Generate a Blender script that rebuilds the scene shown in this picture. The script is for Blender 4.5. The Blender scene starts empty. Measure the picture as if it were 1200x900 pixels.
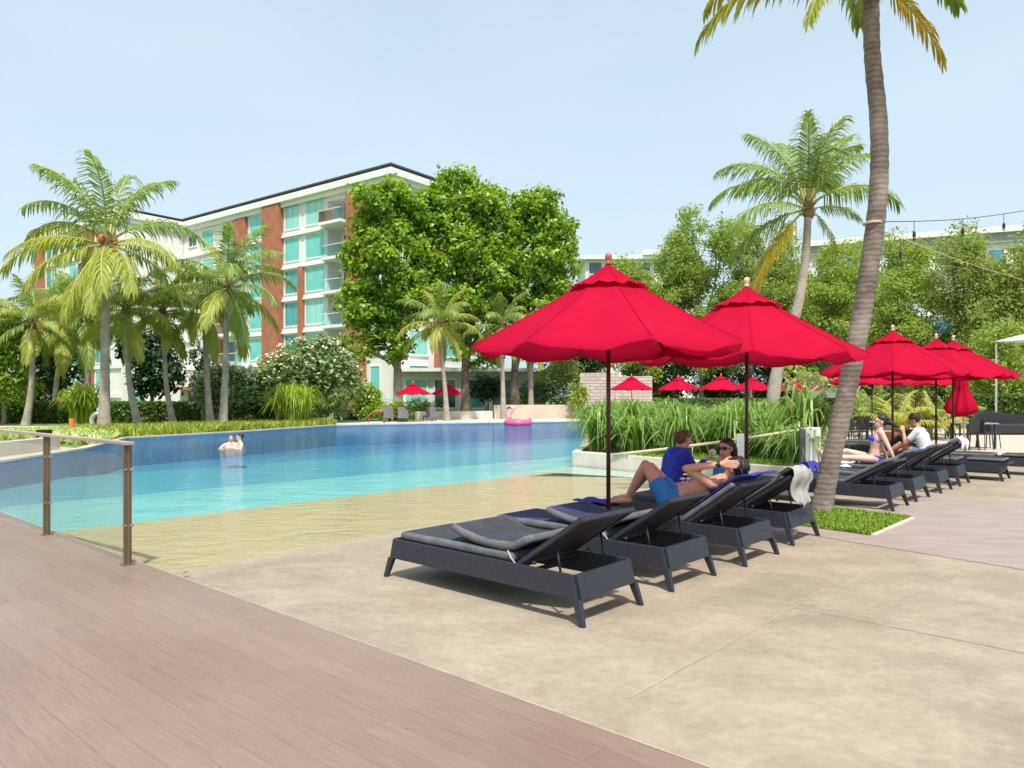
import bpy, bmesh, math, random
import numpy as np
from mathutils import Vector, Matrix
R = math.radians
C = bpy.context.scene.collection
SC = bpy.context.scene
F, HZ, CH = 867.0, 465.0, 1.5
def X(px, Y): return (px - 600) / F * Y
def Z(py, Y): return CH - (py - HZ) / F * Y
def P(px, py, z=0.0):
    Y = F * (CH - z) / (py - HZ)
    return (X(px, Y), Y)
rnd = random.Random(7)

# ------------------------------------------------------------------ materials
def nt(m):
    m.use_nodes = True
    t = m.node_tree
    for n in list(t.nodes): t.nodes.remove(n)
    return t
def N(t, typ, **kw):
    n = t.nodes.new(typ)
    for k, v in kw.items():
        if k in n.inputs: n.inputs[k].default_value = v
        else: setattr(n, k, v)
    return n
def L(t, a, b): t.links.new(a, b)
def c4(c): return (c[0], c[1], c[2], 1)
def s2l(r, g, b):
    f = lambda v: (v / 255 / 12.92) if v / 255 <= .04045 else ((v / 255 + .055) / 1.055) ** 2.4
    return (f(r), f(g), f(b))
def mat(name, col, col2=None, rough=.7, scale=5, detail=6, bump=0, bscale=None, metal=0, spec=.5, stretch=(1, 1, 1), rot=(0, 0, 0), contrast=(.35, .65), coat=0):
    m = bpy.data.materials.new(name); t = nt(m)
    o = N(t, 'ShaderNodeOutputMaterial'); p = N(t, 'ShaderNodeBsdfPrincipled')
    p.inputs['Roughness'].default_value = rough; p.inputs['Metallic'].default_value = metal
    p.inputs['Specular IOR Level'].default_value = spec
    p.inputs['Coat Weight'].default_value = coat
    L(t, p.outputs[0], o.inputs[0])
    tc = N(t, 'ShaderNodeTexCoord'); mp = N(t, 'ShaderNodeMapping')
    mp.inputs['Scale'].default_value = stretch; mp.inputs['Rotation'].default_value = rot
    L(t, tc.outputs['Object'], mp.inputs[0])
    nz = N(t, 'ShaderNodeTexNoise', Scale=scale, Detail=detail); nz.inputs['Roughness'].default_value = .6
    L(t, mp.outputs[0], nz.inputs['Vector'])
    c2 = col2 if col2 else tuple(x * .82 for x in col)
    cr = N(t, 'ShaderNodeValToRGB')
    cr.color_ramp.elements[0].position = contrast[0]; cr.color_ramp.elements[1].position = contrast[1]
    cr.color_ramp.elements[0].color = c4(c2); cr.color_ramp.elements[1].color = c4(col)
    L(t, nz.outputs[0], cr.inputs[0]); L(t, cr.outputs[0], p.inputs['Base Color'])
    if bump:
        nb = N(t, 'ShaderNodeTexNoise', Scale=bscale or scale * 4, Detail=4); L(t, mp.outputs[0], nb.inputs['Vector'])
        b = N(t, 'ShaderNodeBump', Strength=bump, Distance=.01); L(t, nb.outputs[0], b.inputs['Height']); L(t, b.outputs[0], p.inputs['Normal'])
    m['p'] = p.name
    return m
def leafmat(name, cols, trans=.35, rough=.45, spec=.4):
    m = bpy.data.materials.new(name); t = nt(m)
    o = N(t, 'ShaderNodeOutputMaterial'); p = N(t, 'ShaderNodeBsdfPrincipled')
    p.inputs['Roughness'].default_value = rough; p.inputs['Specular IOR Level'].default_value = spec
    g = N(t, 'ShaderNodeNewGeometry'); cr = N(t, 'ShaderNodeValToRGB')
    el = cr.color_ramp.elements
    while len(el) < len(cols): el.new(.5)
    for i, c in enumerate(cols):
        el[i].position = i / (len(cols) - 1); el[i].color = c4(c)
    L(t, g.outputs['Random Per Island'], cr.inputs[0]); L(t, cr.outputs[0], p.inputs['Base Color'])
    tr = N(t, 'ShaderNodeBsdfTranslucent'); hs = N(t, 'ShaderNodeHueSaturation', Saturation=1.15, Value=1.5); hs.inputs['Hue'].default_value = .485
    L(t, cr.outputs[0], hs.inputs['Color']); L(t, hs.outputs[0], tr.inputs[0])
    mx = N(t, 'ShaderNodeMixShader'); mx.inputs[0].default_value = trans
    L(t, p.outputs[0], mx.inputs[1]); L(t, tr.outputs[0], mx.inputs[2]); L(t, mx.outputs[0], o.inputs[0])
    return m
def clothmat(name, col, col2=None, trans=.25, rough=.85, bump=.15, bscale=300):
    m = mat(name, col, col2 or tuple(x * .88 for x in col), rough, 2.5, 3, bump, bscale, spec=.04)
    t = m.node_tree; p = t.nodes[m['p']]; o = [n for n in t.nodes if n.type == 'OUTPUT_MATERIAL'][0]
    tr = N(t, 'ShaderNodeBsdfTranslucent', Color=c4(col)); mx = N(t, 'ShaderNodeMixShader'); mx.inputs[0].default_value = trans
    L(t, p.outputs[0], mx.inputs[1]); L(t, tr.outputs[0], mx.inputs[2]); L(t, mx.outputs[0], o.inputs[0])
    return m
def glassmat(name, tint, refl=.9, rough=.01):
    m = bpy.data.materials.new(name); t = nt(m)
    o = N(t, 'ShaderNodeOutputMaterial'); tb = N(t, 'ShaderNodeBsdfTransparent', Color=c4(tint)); gl = N(t, 'ShaderNodeBsdfGlossy', Roughness=rough)
    fr = N(t, 'ShaderNodeLayerWeight', Blend=.5); pw_ = N(t, 'ShaderNodeMath', operation='POWER'); pw_.inputs[1].default_value = 4; L(t, fr.outputs['Facing'], pw_.inputs[0])
    ml = N(t, 'ShaderNodeMath', operation='MULTIPLY_ADD'); ml.inputs[1].default_value = refl * .8; ml.inputs[2].default_value = .03; ml.use_clamp = True
    mx = N(t, 'ShaderNodeMixShader'); L(t, pw_.outputs[0], ml.inputs[0]); L(t, ml.outputs[0], mx.inputs[0])
    L(t, tb.outputs[0], mx.inputs[1]); L(t, gl.outputs[0], mx.inputs[2]); L(t, mx.outputs[0], o.inputs[0])
    return m

UANG = math.atan2(.76, .65)     # direction the pool runs in
VANG = math.atan2(-.67, .74)    # direction the loungers point in (head end)

def deck_material():
    m = bpy.data.materials.new('wood_look_deck'); t = nt(m)
    o = N(t, 'ShaderNodeOutputMaterial'); p = N(t, 'ShaderNodeBsdfPrincipled', Roughness=.55); L(t, p.outputs[0], o.inputs[0])
    tc = N(t, 'ShaderNodeTexCoord'); mp = N(t, 'ShaderNodeMapping'); mp.inputs['Rotation'].default_value = (0, 0, -math.atan2(-6.64, 7.46)); L(t, tc.outputs['Object'], mp.inputs[0])
    br = N(t, 'ShaderNodeTexBrick', Scale=1); br.inputs['Brick Width'].default_value = 1.8; br.inputs['Row Height'].default_value = .145
    br.inputs['Mortar Size'].default_value = .0022; br.inputs['Mortar Smooth'].default_value = .4; br.inputs['Bias'].default_value = 0
    br.inputs['Color1'].default_value = c4((.240, .168, .133)); br.inputs['Color2'].default_value = c4((.266, .190, .152)); br.inputs['Mortar'].default_value = c4((.17, .122, .098))
    L(t, mp.outputs[0], br.inputs['Vector'])
    st = N(t, 'ShaderNodeMapping'); st.inputs['Scale'].default_value = (4, 75, 1); L(t, mp.outputs[0], st.inputs[0])
    nz = N(t, 'ShaderNodeTexNoise', Scale=1, Detail=8); nz.inputs['Roughness'].default_value = .65; L(t, st.outputs[0], nz.inputs['Vector'])
    cr = N(t, 'ShaderNodeValToRGB'); cr.color_ramp.elements[0].position = .3; cr.color_ramp.elements[1].position = .7
    cr.color_ramp.elements[0].color = (.80, .79, .78, 1); cr.color_ramp.elements[1].color = (1.14, 1.13, 1.12, 1); L(t, nz.outputs[0], cr.inputs[0])
    big = N(t, 'ShaderNodeTexNoise', Scale=.6, Detail=4); L(t, mp.outputs[0], big.inputs['Vector'])
    cb = N(t, 'ShaderNodeValToRGB'); cb.color_ramp.elements[0].position = .3; cb.color_ramp.elements[1].position = .7
    cb.color_ramp.elements[0].color = (.90, .86, .82, 1); cb.color_ramp.elements[1].color = (1.08, 1.1, 1.1, 1); L(t, big.outputs[0], cb.inputs[0])
    a = N(t, 'ShaderNodeMix', data_type='RGBA', blend_type='MULTIPLY'); a.inputs[0].default_value = 1
    L(t, br.outputs[0], a.inputs[6]); L(t, cr.outputs[0], a.inputs[7])
    b = N(t, 'ShaderNodeMix', data_type='RGBA', blend_type='MULTIPLY'); b.inputs[0].default_value = 1
    L(t, a.outputs[2], b.inputs[6]); L(t, cb.outputs[0], b.inputs[7]); L(t, b.outputs[2], p.inputs['Base Color'])
    bp = N(t, 'ShaderNodeBump', Strength=.25, Distance=.004); L(t, nz.outputs[0], bp.inputs['Height']); L(t, bp.outputs[0], p.inputs['Normal'])
    return m
def concrete_material(name, light, dark, green, rot=0.0):
    m = bpy.data.materials.new(name); t = nt(m)
    o = N(t, 'ShaderNodeOutputMaterial'); p = N(t, 'ShaderNodeBsdfPrincipled', Roughness=.75); L(t, p.outputs[0], o.inputs[0])
    tc = N(t, 'ShaderNodeTexCoord'); mp = N(t, 'ShaderNodeMapping'); mp.inputs['Rotation'].default_value = (0, 0, rot); mp.inputs['Scale'].default_value = (1, 1.25, 1); L(t, tc.outputs['Object'], mp.inputs[0])
    def ramp(src, c0, c1, a=.35, b=.65):
        r = N(t, 'ShaderNodeValToRGB'); r.color_ramp.elements[0].position = a; r.color_ramp.elements[1].position = b
        r.color_ramp.elements[0].color = c4(c0); r.color_ramp.elements[1].color = c4(c1); L(t, src, r.inputs[0]); return r.outputs[0]
    n1 = N(t, 'ShaderNodeTexNoise', Scale=1.5, Detail=14, Distortion=.25); n1.inputs['Roughness'].default_value = .76; L(t, mp.outputs[0], n1.inputs['Vector'])
    n2 = N(t, 'ShaderNodeTexNoise', Scale=.38, Detail=6, Distortion=.4); L(t, mp.outputs[0], n2.inputs['Vector'])
    n3 = N(t, 'ShaderNodeTexNoise', Scale=17, Detail=12); L(t, tc.outputs['Object'], n3.inputs['Vector'])
    a = N(t, 'ShaderNodeMix', data_type='RGBA', blend_type='MIX'); L(t, ramp(n2.outputs[0], (0, 0, 0), (1, 1, 1), .4, .62), a.inputs[0])
    L(t, ramp(n1.outputs[0], dark, light, .36, .62), a.inputs[6]); L(t, ramp(n1.outputs[0], green, light, .42, .66), a.inputs[7])
    b = N(t, 'ShaderNodeMix', data_type='RGBA', blend_type='MULTIPLY'); b.inputs[0].default_value = 1
    L(t, a.outputs[2], b.inputs[6]); L(t, ramp(n3.outputs[0], (.88, .876, .87), (1.06, 1.06, 1.06), .3, .7), b.inputs[7]); L(t, b.outputs[2], p.inputs['Base Color'])
    bp = N(t, 'ShaderNodeBump', Strength=.3, Distance=.004); L(t, n3.outputs[0], bp.inputs['Height']); L(t, bp.outputs[0], p.inputs['Normal'])
    return m
def tile_material(name, c1, c2, grout, size=.12, rough=.3):
    m = bpy.data.materials.new(name); t = nt(m)
    o = N(t, 'ShaderNodeOutputMaterial'); p = N(t, 'ShaderNodeBsdfPrincipled', Roughness=rough); L(t, p.outputs[0], o.inputs[0])
    tc = N(t, 'ShaderNodeTexCoord'); mp = N(t, 'ShaderNodeMapping'); mp.inputs['Rotation'].default_value = (0, 0, -UANG); L(t, tc.outputs['Object'], mp.inputs[0])
    br = N(t, 'ShaderNodeTexBrick', Scale=1); br.offset = 0; br.inputs['Brick Width'].default_value = size; br.inputs['Row Height'].default_value = size
    br.inputs['Mortar Size'].default_value = size * .04; br.inputs['Color1'].default_value = c4(c1); br.inputs['Color2'].default_value = c4(c2); br.inputs['Mortar'].default_value = c4(grout)
    L(t, mp.outputs[0], br.inputs['Vector'])
    nz = N(t, 'ShaderNodeTexNoise', Scale=1.3, Detail=5); L(t, tc.outputs['Object'], nz.inputs['Vector'])
    cr = N(t, 'ShaderNodeValToRGB'); cr.color_ramp.elements[0].position = .3; cr.color_ramp.elements[1].position = .7
    cr.color_ramp.elements[0].color = (.82, .86, .86, 1); cr.color_ramp.elements[1].color = (1.1, 1.07, 1.05, 1); L(t, nz.outputs[0], cr.inputs[0])
    b = N(t, 'ShaderNodeMix', data_type='RGBA', blend_type='MULTIPLY'); b.inputs[0].default_value = 1
    L(t, br.outputs[0], b.inputs[6]); L(t, cr.outputs[0], b.inputs[7]); L(t, b.outputs[2], p.inputs['Base Color'])
    return m
def water_material():
    m = bpy.data.materials.new('pool_water'); t = nt(m)
    o = N(t, 'ShaderNodeOutputMaterial'); tb = N(t, 'ShaderNodeBsdfTransparent', Color=(.93, .97, .96, 1)); gl = N(t, 'ShaderNodeBsdfGlossy', Roughness=.04); gl.inputs['Color'].default_value = (1, 1, 1, 1)
    tc = N(t, 'ShaderNodeTexCoord')
    mp = N(t, 'ShaderNodeMapping'); mp.inputs['Scale'].default_value = (1, 1.6, 1); L(t, tc.outputs['Object'], mp.inputs[0])
    n1 = N(t, 'ShaderNodeTexNoise', Scale=2.2, Detail=3, Distortion=.8); n2 = N(t, 'ShaderNodeTexNoise', Scale=7.5, Detail=3, Distortion=.5)
    L(t, mp.outputs[0], n1.inputs['Vector']); L(t, mp.outputs[0], n2.inputs['Vector'])
    ad = N(t, 'ShaderNodeMath', operation='MULTIPLY_ADD'); ad.inputs[1].default_value = .22; L(t, n2.outputs[0], ad.inputs[0]); L(t, n1.outputs[0], ad.inputs[2])
    b = N(t, 'ShaderNodeBump', Strength=1.0, Distance=.042); L(t, ad.outputs[0], b.inputs['Height'])
    fr = N(t, 'ShaderNodeFresnel', IOR=1.33); L(t, b.outputs[0], fr.inputs['Normal']); L(t, b.outputs[0], gl.inputs['Normal'])
    mr = N(t, 'ShaderNodeMapRange'); mr.inputs['To Max'].default_value = .56; L(t, fr.outputs[0], mr.inputs[0])
    mx = N(t, 'ShaderNodeMixShader'); L(t, mr.outputs[0], mx.inputs[0]); L(t, tb.outputs[0], mx.inputs[1]); L(t, gl.outputs[0], mx.inputs[2]); L(t, mx.outputs[0], o.inputs[0])
    return m
def stone_material():
    m = bpy.data.materials.new('stacked_stone'); t = nt(m)
    o = N(t, 'ShaderNodeOutputMaterial'); p = N(t, 'ShaderNodeBsdfPrincipled', Roughness=.85); L(t, p.outputs[0], o.inputs[0])
    tc = N(t, 'ShaderNodeTexCoord'); mp = N(t, 'ShaderNodeMapping'); mp.inputs['Rotation'].default_value = (R(90), 0, 0); L(t, tc.outputs['Object'], mp.inputs[0])
    br = N(t, 'ShaderNodeTexBrick', Scale=1); br.inputs['Brick Width'].default_value = .7; br.inputs['Row Height'].default_value = .22; br.inputs['Mortar Size'].default_value = .02
    br.inputs['Color1'].default_value = c4((.45, .36, .33)); br.inputs['Color2'].default_value = c4((.58, .48, .45)); br.inputs['Mortar'].default_value = c4((.28, .22, .2))
    L(t, mp.outputs[0], br.inputs['Vector']); L(t, br.outputs[0], p.inputs['Base Color'])
    b = N(t, 'ShaderNodeBump', Strength=.7, Distance=.03); L(t, br.outputs['Fac'], b.inputs['Height']); b.invert = True; L(t, b.outputs[0], p.inputs['Normal'])
    return m
def bark_material(name, c1, c2, ring=14):
    m = bpy.data.materials.new(name); t = nt(m)
    o = N(t, 'ShaderNodeOutputMaterial'); p = N(t, 'ShaderNodeBsdfPrincipled', Roughness=.9); L(t, p.outputs[0], o.inputs[0])
    tc = N(t, 'ShaderNodeTexCoord')
    wv = N(t, 'ShaderNodeTexWave', Scale=ring / 6.28, Distortion=3.2); wv.bands_direction = 'Z'; wv.inputs['Detail'].default_value = 3; wv.inputs['Detail Scale'].default_value = 2.5; L(t, tc.outputs['Object'], wv.inputs['Vector'])
    nz = N(t, 'ShaderNodeTexNoise', Scale=2.4, Detail=8); nz.inputs['Roughness'].default_value = .7; L(t, tc.outputs['Object'], nz.inputs['Vector'])
    ml = N(t, 'ShaderNodeMath', operation='MULTIPLY_ADD'); ml.inputs[1].default_value = .11; L(t, wv.outputs[1], ml.inputs[0]); L(t, nz.outputs[0], ml.inputs[2])
    cr = N(t, 'ShaderNodeValToRGB'); cr.color_ramp.elements[0].position = .42; cr.color_ramp.elements[1].position = .78
    cr.color_ramp.elements[0].color = c4(c2); cr.color_ramp.elements[1].color = c4(c1); L(t, ml.outputs[0], cr.inputs[0]); L(t, cr.outputs[0], p.inputs['Base Color'])
    b = N(t, 'ShaderNodeBump', Strength=.8, Distance=.02); L(t, ml.outputs[0], b.inputs['Height']); L(t, b.outputs[0], p.inputs['Normal'])
    return m

M = {}
M['deck'] = deck_material(); [setattr(n.inputs['Roughness'], 'default_value', .42) for n in M['deck'].node_tree.nodes if n.type == 'BSDF_PRINCIPLED']
M['concrete'] = concrete_material('terrace_concrete', (.385, .32, .24), (.295, .236, .17), (.26, .22, .155), .7)
M['pinkpave'] = mat('pink_paving', (.36, .285, .25), (.28, .22, .195), .7, 1.5, 9, .2, 60, stretch=(1, 4, 1), rot=(0, 0, -VANG))
M['white_conc'] = mat('pale_concrete', (.66, .6, .52), (.52, .47, .39), .7, 2, 8, .1, 40)
M['plaza'] = mat('pale_paving', (.55, .47, .38), (.46, .39, .31), .7, .8, 8, .1, 40)
M['sandfloor'] = concrete_material('sandy_pool_floor', (.51, .405, .235), (.45, .355, .20), (.42, .355, .205), .7)
M['tile_a'] = tile_material('pale_turquoise_tile', (.19, .58, .61), (.23, .63, .66), (.32, .64, .65))
M['tile_b'] = tile_material('turquoise_tile', (.055, .36, .52), (.085, .42, .58), (.15, .48, .6))
M['tile_c'] = tile_material('deep_blue_tile', (.045, .25, .48), (.06, .3, .54), (.11, .34, .54))
M['tile_p'] = tile_material('pale_ledge_tile', (.45, .6, .52), (.5, .64, .56), (.5, .6, .5))
M['water'] = water_material()
M['lawn'] = mat('lawn', (.16, .24, .04), (.09, .16, .03), .9, 3, 10, .5, 60)
M['grassbed'] = mat('grass_bed', (.12, .17, .03), (.06, .08, .02), .9, 20, 10, .6, 80)
M['soil'] = mat('soil', (.09, .06, .035), (.05, .035, .02), .95, 6, 8, .6, 30)
M['bark'] = bark_material('palm_bark', (.37, .31, .26), (.13, .10, .085), 30)
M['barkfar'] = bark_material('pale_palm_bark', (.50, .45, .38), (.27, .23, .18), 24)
M['treebark'] = mat('tree_bark', (.27, .22, .17), (.12, .09, .07), .9, 4, 8, .5, 20)
M['fibre'] = mat('palm_fibre', (.35, .2, .09), (.12, .07, .04), .95, 9, 8, .8, 25)
M['frond'] = leafmat('palm_frond_green', [(.12, .21, .04), (.22, .32, .07), (.32, .39, .11)], .42, .4, .4)
M['frond_y'] = leafmat('palm_frond_yellow_green', [(.26, .33, .05), (.40, .43, .08), (.36, .37, .08)], .4, .4, .4)
M['frond_o'] = leafmat('palm_frond_yellow', [(.45, .33, .03), (.55, .42, .05), (.35, .33, .04)], .4, .5)
M['rachis'] = mat('frond_rib', (.42, .42, .12), (.3, .3, .08), .5, 6)
M['leaf_big'] = leafmat('broad_leaf', [(.09, .18, .02), (.22, .37, .04), (.40, .54, .07)], .38, .4, .5)
M['leaf_dark'] = leafmat('dark_leaf', [(.012, .04, .014), (.025, .07, .02), (.05, .1, .03)], .15, .4)
M['leaf_frangi'] = leafmat('frangipani_leaf', [(.10, .18, .04), (.17, .27, .07), (.27, .36, .14)], .35, .4)
M['leaf_feather'] = leafmat('feathery_leaf', [(.17, .26, .05), (.28, .39, .08), (.40, .50, .13)], .46, .6)
M['leaf_olive'] = leafmat('olive_leaf', [(.17, .25, .05), (.28, .38, .09), (.42, .45, .16)], .44, .6)
M['leaf_lime'] = leafmat('lime_leaf', [(.16, .28, .02), (.26, .38, .03), (.34, .44, .05)], .4, .5)
M['leaf_hedge'] = leafmat('hedge_leaf', [(.05, .10, .018), (.09, .16, .025), (.14, .22, .035)], .25, .5)
M['strap'] = leafmat('strap_leaf', [(.12, .22, .04), (.2, .33, .06), (.3, .42, .12)], .35, .35, .5)
M['strap_y'] = leafmat('lime_strap_leaf', [(.2, .33, .03), (.33, .46, .05), (.45, .52, .1)], .4, .4)
M['cover'] = leafmat('ground_cover_leaf', [(.16, .26, .03), (.32, .40, .05), (.5, .48, .08)], .35, .5)
M['coverw'] = leafmat('pale_cover_leaf', [(.2, .32, .05), (.42, .5, .15), (.7, .72, .45)], .35, .5)
M['turf'] = leafmat('turf_blade', [(.13, .25, .03), (.22, .36, .04), (.32, .42, .07)], .35, .5)
M['blossom'] = mat('white_blossom', (.85, .83, .68), (.8, .74, .5), .6, 30)
M['wicker'] = mat('charcoal_wicker', (.030, .036, .052), (.012, .015, .023), .5, 110, 3, .5, 160, spec=.5)
M['mesh_back'] = mat('charcoal_sling', (.014, .016, .021), (.009, .01, .014), .7, 60, 4, .3, 250, spec=.3)
M['pad'] = mat('grey_outdoor_fabric', (.055, .06, .072), (.038, .042, .052), .85, 6, 6, .3, 220, spec=.25)
M['padside'] = mat('light_grey_fabric', (.15, .153, .165), (.1, .103, .115), .85, 8, 6, .3, 220, spec=.25)
M['padblue'] = mat('faded_blue_grey_fabric', (.035, .065, .15), (.03, .042, .085), .85, 3, 6, .3, 220, spec=.25)
M['prop'] = mat('dark_prop_steel', (.05, .05, .055), (.03, .03, .035), .4, 10, metal=.6)
M['tile_d'] = tile_material('dark_blue_wall_tile', (.03, .19, .42), (.04, .22, .46), (.08, .26, .46))
M['knob'] = mat('steel_fitting', (.5, .5, .5), (.4, .4, .4), .35, 10, metal=1)
M['red'] = clothmat('red_canvas', (.54, .009, .045), (.49, .007, .039), .32)
M['redfade'] = clothmat('faded_red_canvas', (.74, .035, .06), (.66, .025, .045), .3)
M['wood_dark'] = mat('dark_varnished_wood', (.09, .028, .018), (.045, .014, .01), .4, 6, 6, stretch=(1, 1, .1))
M['wood_mid'] = mat('orange_brown_wood', (.42, .16, .06), (.3, .1, .04), .4, 8)
M['wood_pale'] = mat('pale_wood', (.6, .5, .36), (.5, .4, .28), .5, 8)
M['bronze'] = mat('bronze_steel', (.26, .19, .12), (.17, .12, .075), .42, 5, 6, metal=.55, stretch=(1, 1, .3))
M['rail_top'] = mat('grey_timber_handrail', (.42, .35, .3), (.28, .22, .18), .6, 5, 8, stretch=(.3, .3, 3))
M['glass'] = glassmat('clear_railing_glass', (.955, .985, .975), .55)
M['bglass'] = glassmat('balcony_glass', (.75, .92, .9), .8)
M['white_wall'] = mat('white_painted_wall', (.80, .78, .75), (.7, .68, .65), .7, .35, 8)
M['white_trim'] = mat('white_trim', (.82, .81, .79), (.75, .74, .72), .6, 1)
M['brick'] = mat('terracotta_cladding', (.44, .17, .09), (.33, .12, .065), .8, 1.2, 9)
M['teal'] = mat('teal_window_glass', (.20, .60, .54), (.14, .52, .47), .12, .5, 2, spec=.8)
M['teal_b'] = mat('pale_curtained_glass', (.34, .68, .60), (.24, .58, .52), .15, 6, 2, spec=.8, stretch=(1, 1, .05))
M['teal_c'] = mat('deep_teal_glass', (.09, .42, .40), (.05, .30, .30), .1, .8, 2, spec=.8)
M['teal_dark'] = mat('dark_window_glass', (.03, .1, .1), (.02, .06, .07), .1, .6, 2, spec=.8)
M['bluewin'] = mat('blue_window_glass', (.03, .22, .5), (.03, .3, .45), .12, .5, 2, spec=.8)
M['roofdark'] = mat('dark_roof_edge', (.06, .06, .065), (.04, .04, .045), .6, 2)
M['roofgrey'] = mat('grey_roof', (.35, .35, .36), (.28, .28, .29), .6, 1)
M['stone'] = stone_material()
M['skin'] = mat('fair_skin', (.62, .33, .22), (.54, .27, .18), .5, 9, 4)
M['skin_pale'] = mat('pale_skin', (.72, .46, .36), (.64, .38, .29), .5, 9, 4)
M['skin_tan'] = mat('tan_skin', (.52, .27, .16), (.44, .22, .13), .5, 9, 4)
for k in ('skin', 'skin_pale', 'skin_tan'):
    M[k].node_tree.nodes[M[k]['p']].inputs['Subsurface Weight'].default_value = .08
    M[k].node_tree.nodes[M[k]['p']].inputs['Subsurface Scale'].default_value = .01
M['hair_dark'] = mat('dark_brown_hair', (.022, .014, .011), (.012, .008, .006), .45, 60, 4, .6, 120, stretch=(1, 1, .2))
M['hair_brown'] = mat('brown_hair', (.15, .075, .04), (.09, .045, .025), .5, 60, 4, .6, 120, stretch=(1, 1, .2))
M['blue_cloth'] = mat('royal_blue_cloth', (.02, .045, .46), (.014, .03, .34), .85, 14, 5, .4, 60)
M['swim_blue'] = mat('bright_blue_swim_fabric', (.02, .22, .55), (.015, .17, .46), .7, 12, 5, .3, 60)
M['bikini'] = mat('cobalt_bikini_fabric', (.04, .05, .62), (.03, .04, .5), .6, 20)
M['white_cloth'] = mat('white_cloth', (.74, .74, .76), (.62, .62, .66), .85, 10, 5, .4, 50)
M['grey_towel'] = mat('pale_grey_towel', (.46, .45, .43), (.3, .29, .28), .95, 10, 8, .8, 120)
M['blue_towel'] = mat('blue_towel', (.035, .05, .38), (.02, .03, .26), .95, 10, 8, .8, 120)
M['black'] = mat('black_plastic', (.012, .012, .013), (.008, .008, .009), .35, 10)
M['blackfab'] = mat('black_upholstery', (.022, .023, .027), (.014, .015, .018), .6, 6)
M['metal_dark'] = mat('dark_metal', (.04, .04, .045), (.03, .03, .035), .45, 10)
M['white_plastic'] = mat('white_plastic', (.75, .75, .75), (.7, .7, .7), .4, 10)
M['pink'] = mat('pink_vinyl', (.85, .12, .27), (.8, .09, .22), .25, 3, spec=.6)
M['pinkpale'] = mat('pale_pink_vinyl', (.85, .42, .46), (.8, .36, .4), .25, 3, spec=.6)
M['terracotta'] = mat('terracotta_pot', (.42, .17, .09), (.34, .13, .07), .8, 10)
M['orange'] = mat('orange_paint', (.75, .2, .04), (.65, .16, .03), .5, 10)
M['tabletop'] = mat('grey_tabletop', (.3, .31, .32), (.24, .25, .26), .35, 10)
M['cup'] = glassmat('clear_cup', (.8, .88, .9), 1.0)
M['rope'] = mat('pale_rope', (.66, .58, .38), (.55, .47, .3), .8, 40, 4, .5, 90)
M['canopy_white'] = clothmat('white_canopy_fabric', (.74, .75, .74), None, .3)
M['joint'] = mat('joint_filler', (.45, .38, .28), (.3, .25, .18), .8, 6)
M['socket'] = mat('lamp_socket_rubber', (.01, .012, .018), None, .5, 10)
M['bulbglass'] = glassmat('lamp_bulb_glass', (.5, .5, .52), 1.3, .05)

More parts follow.
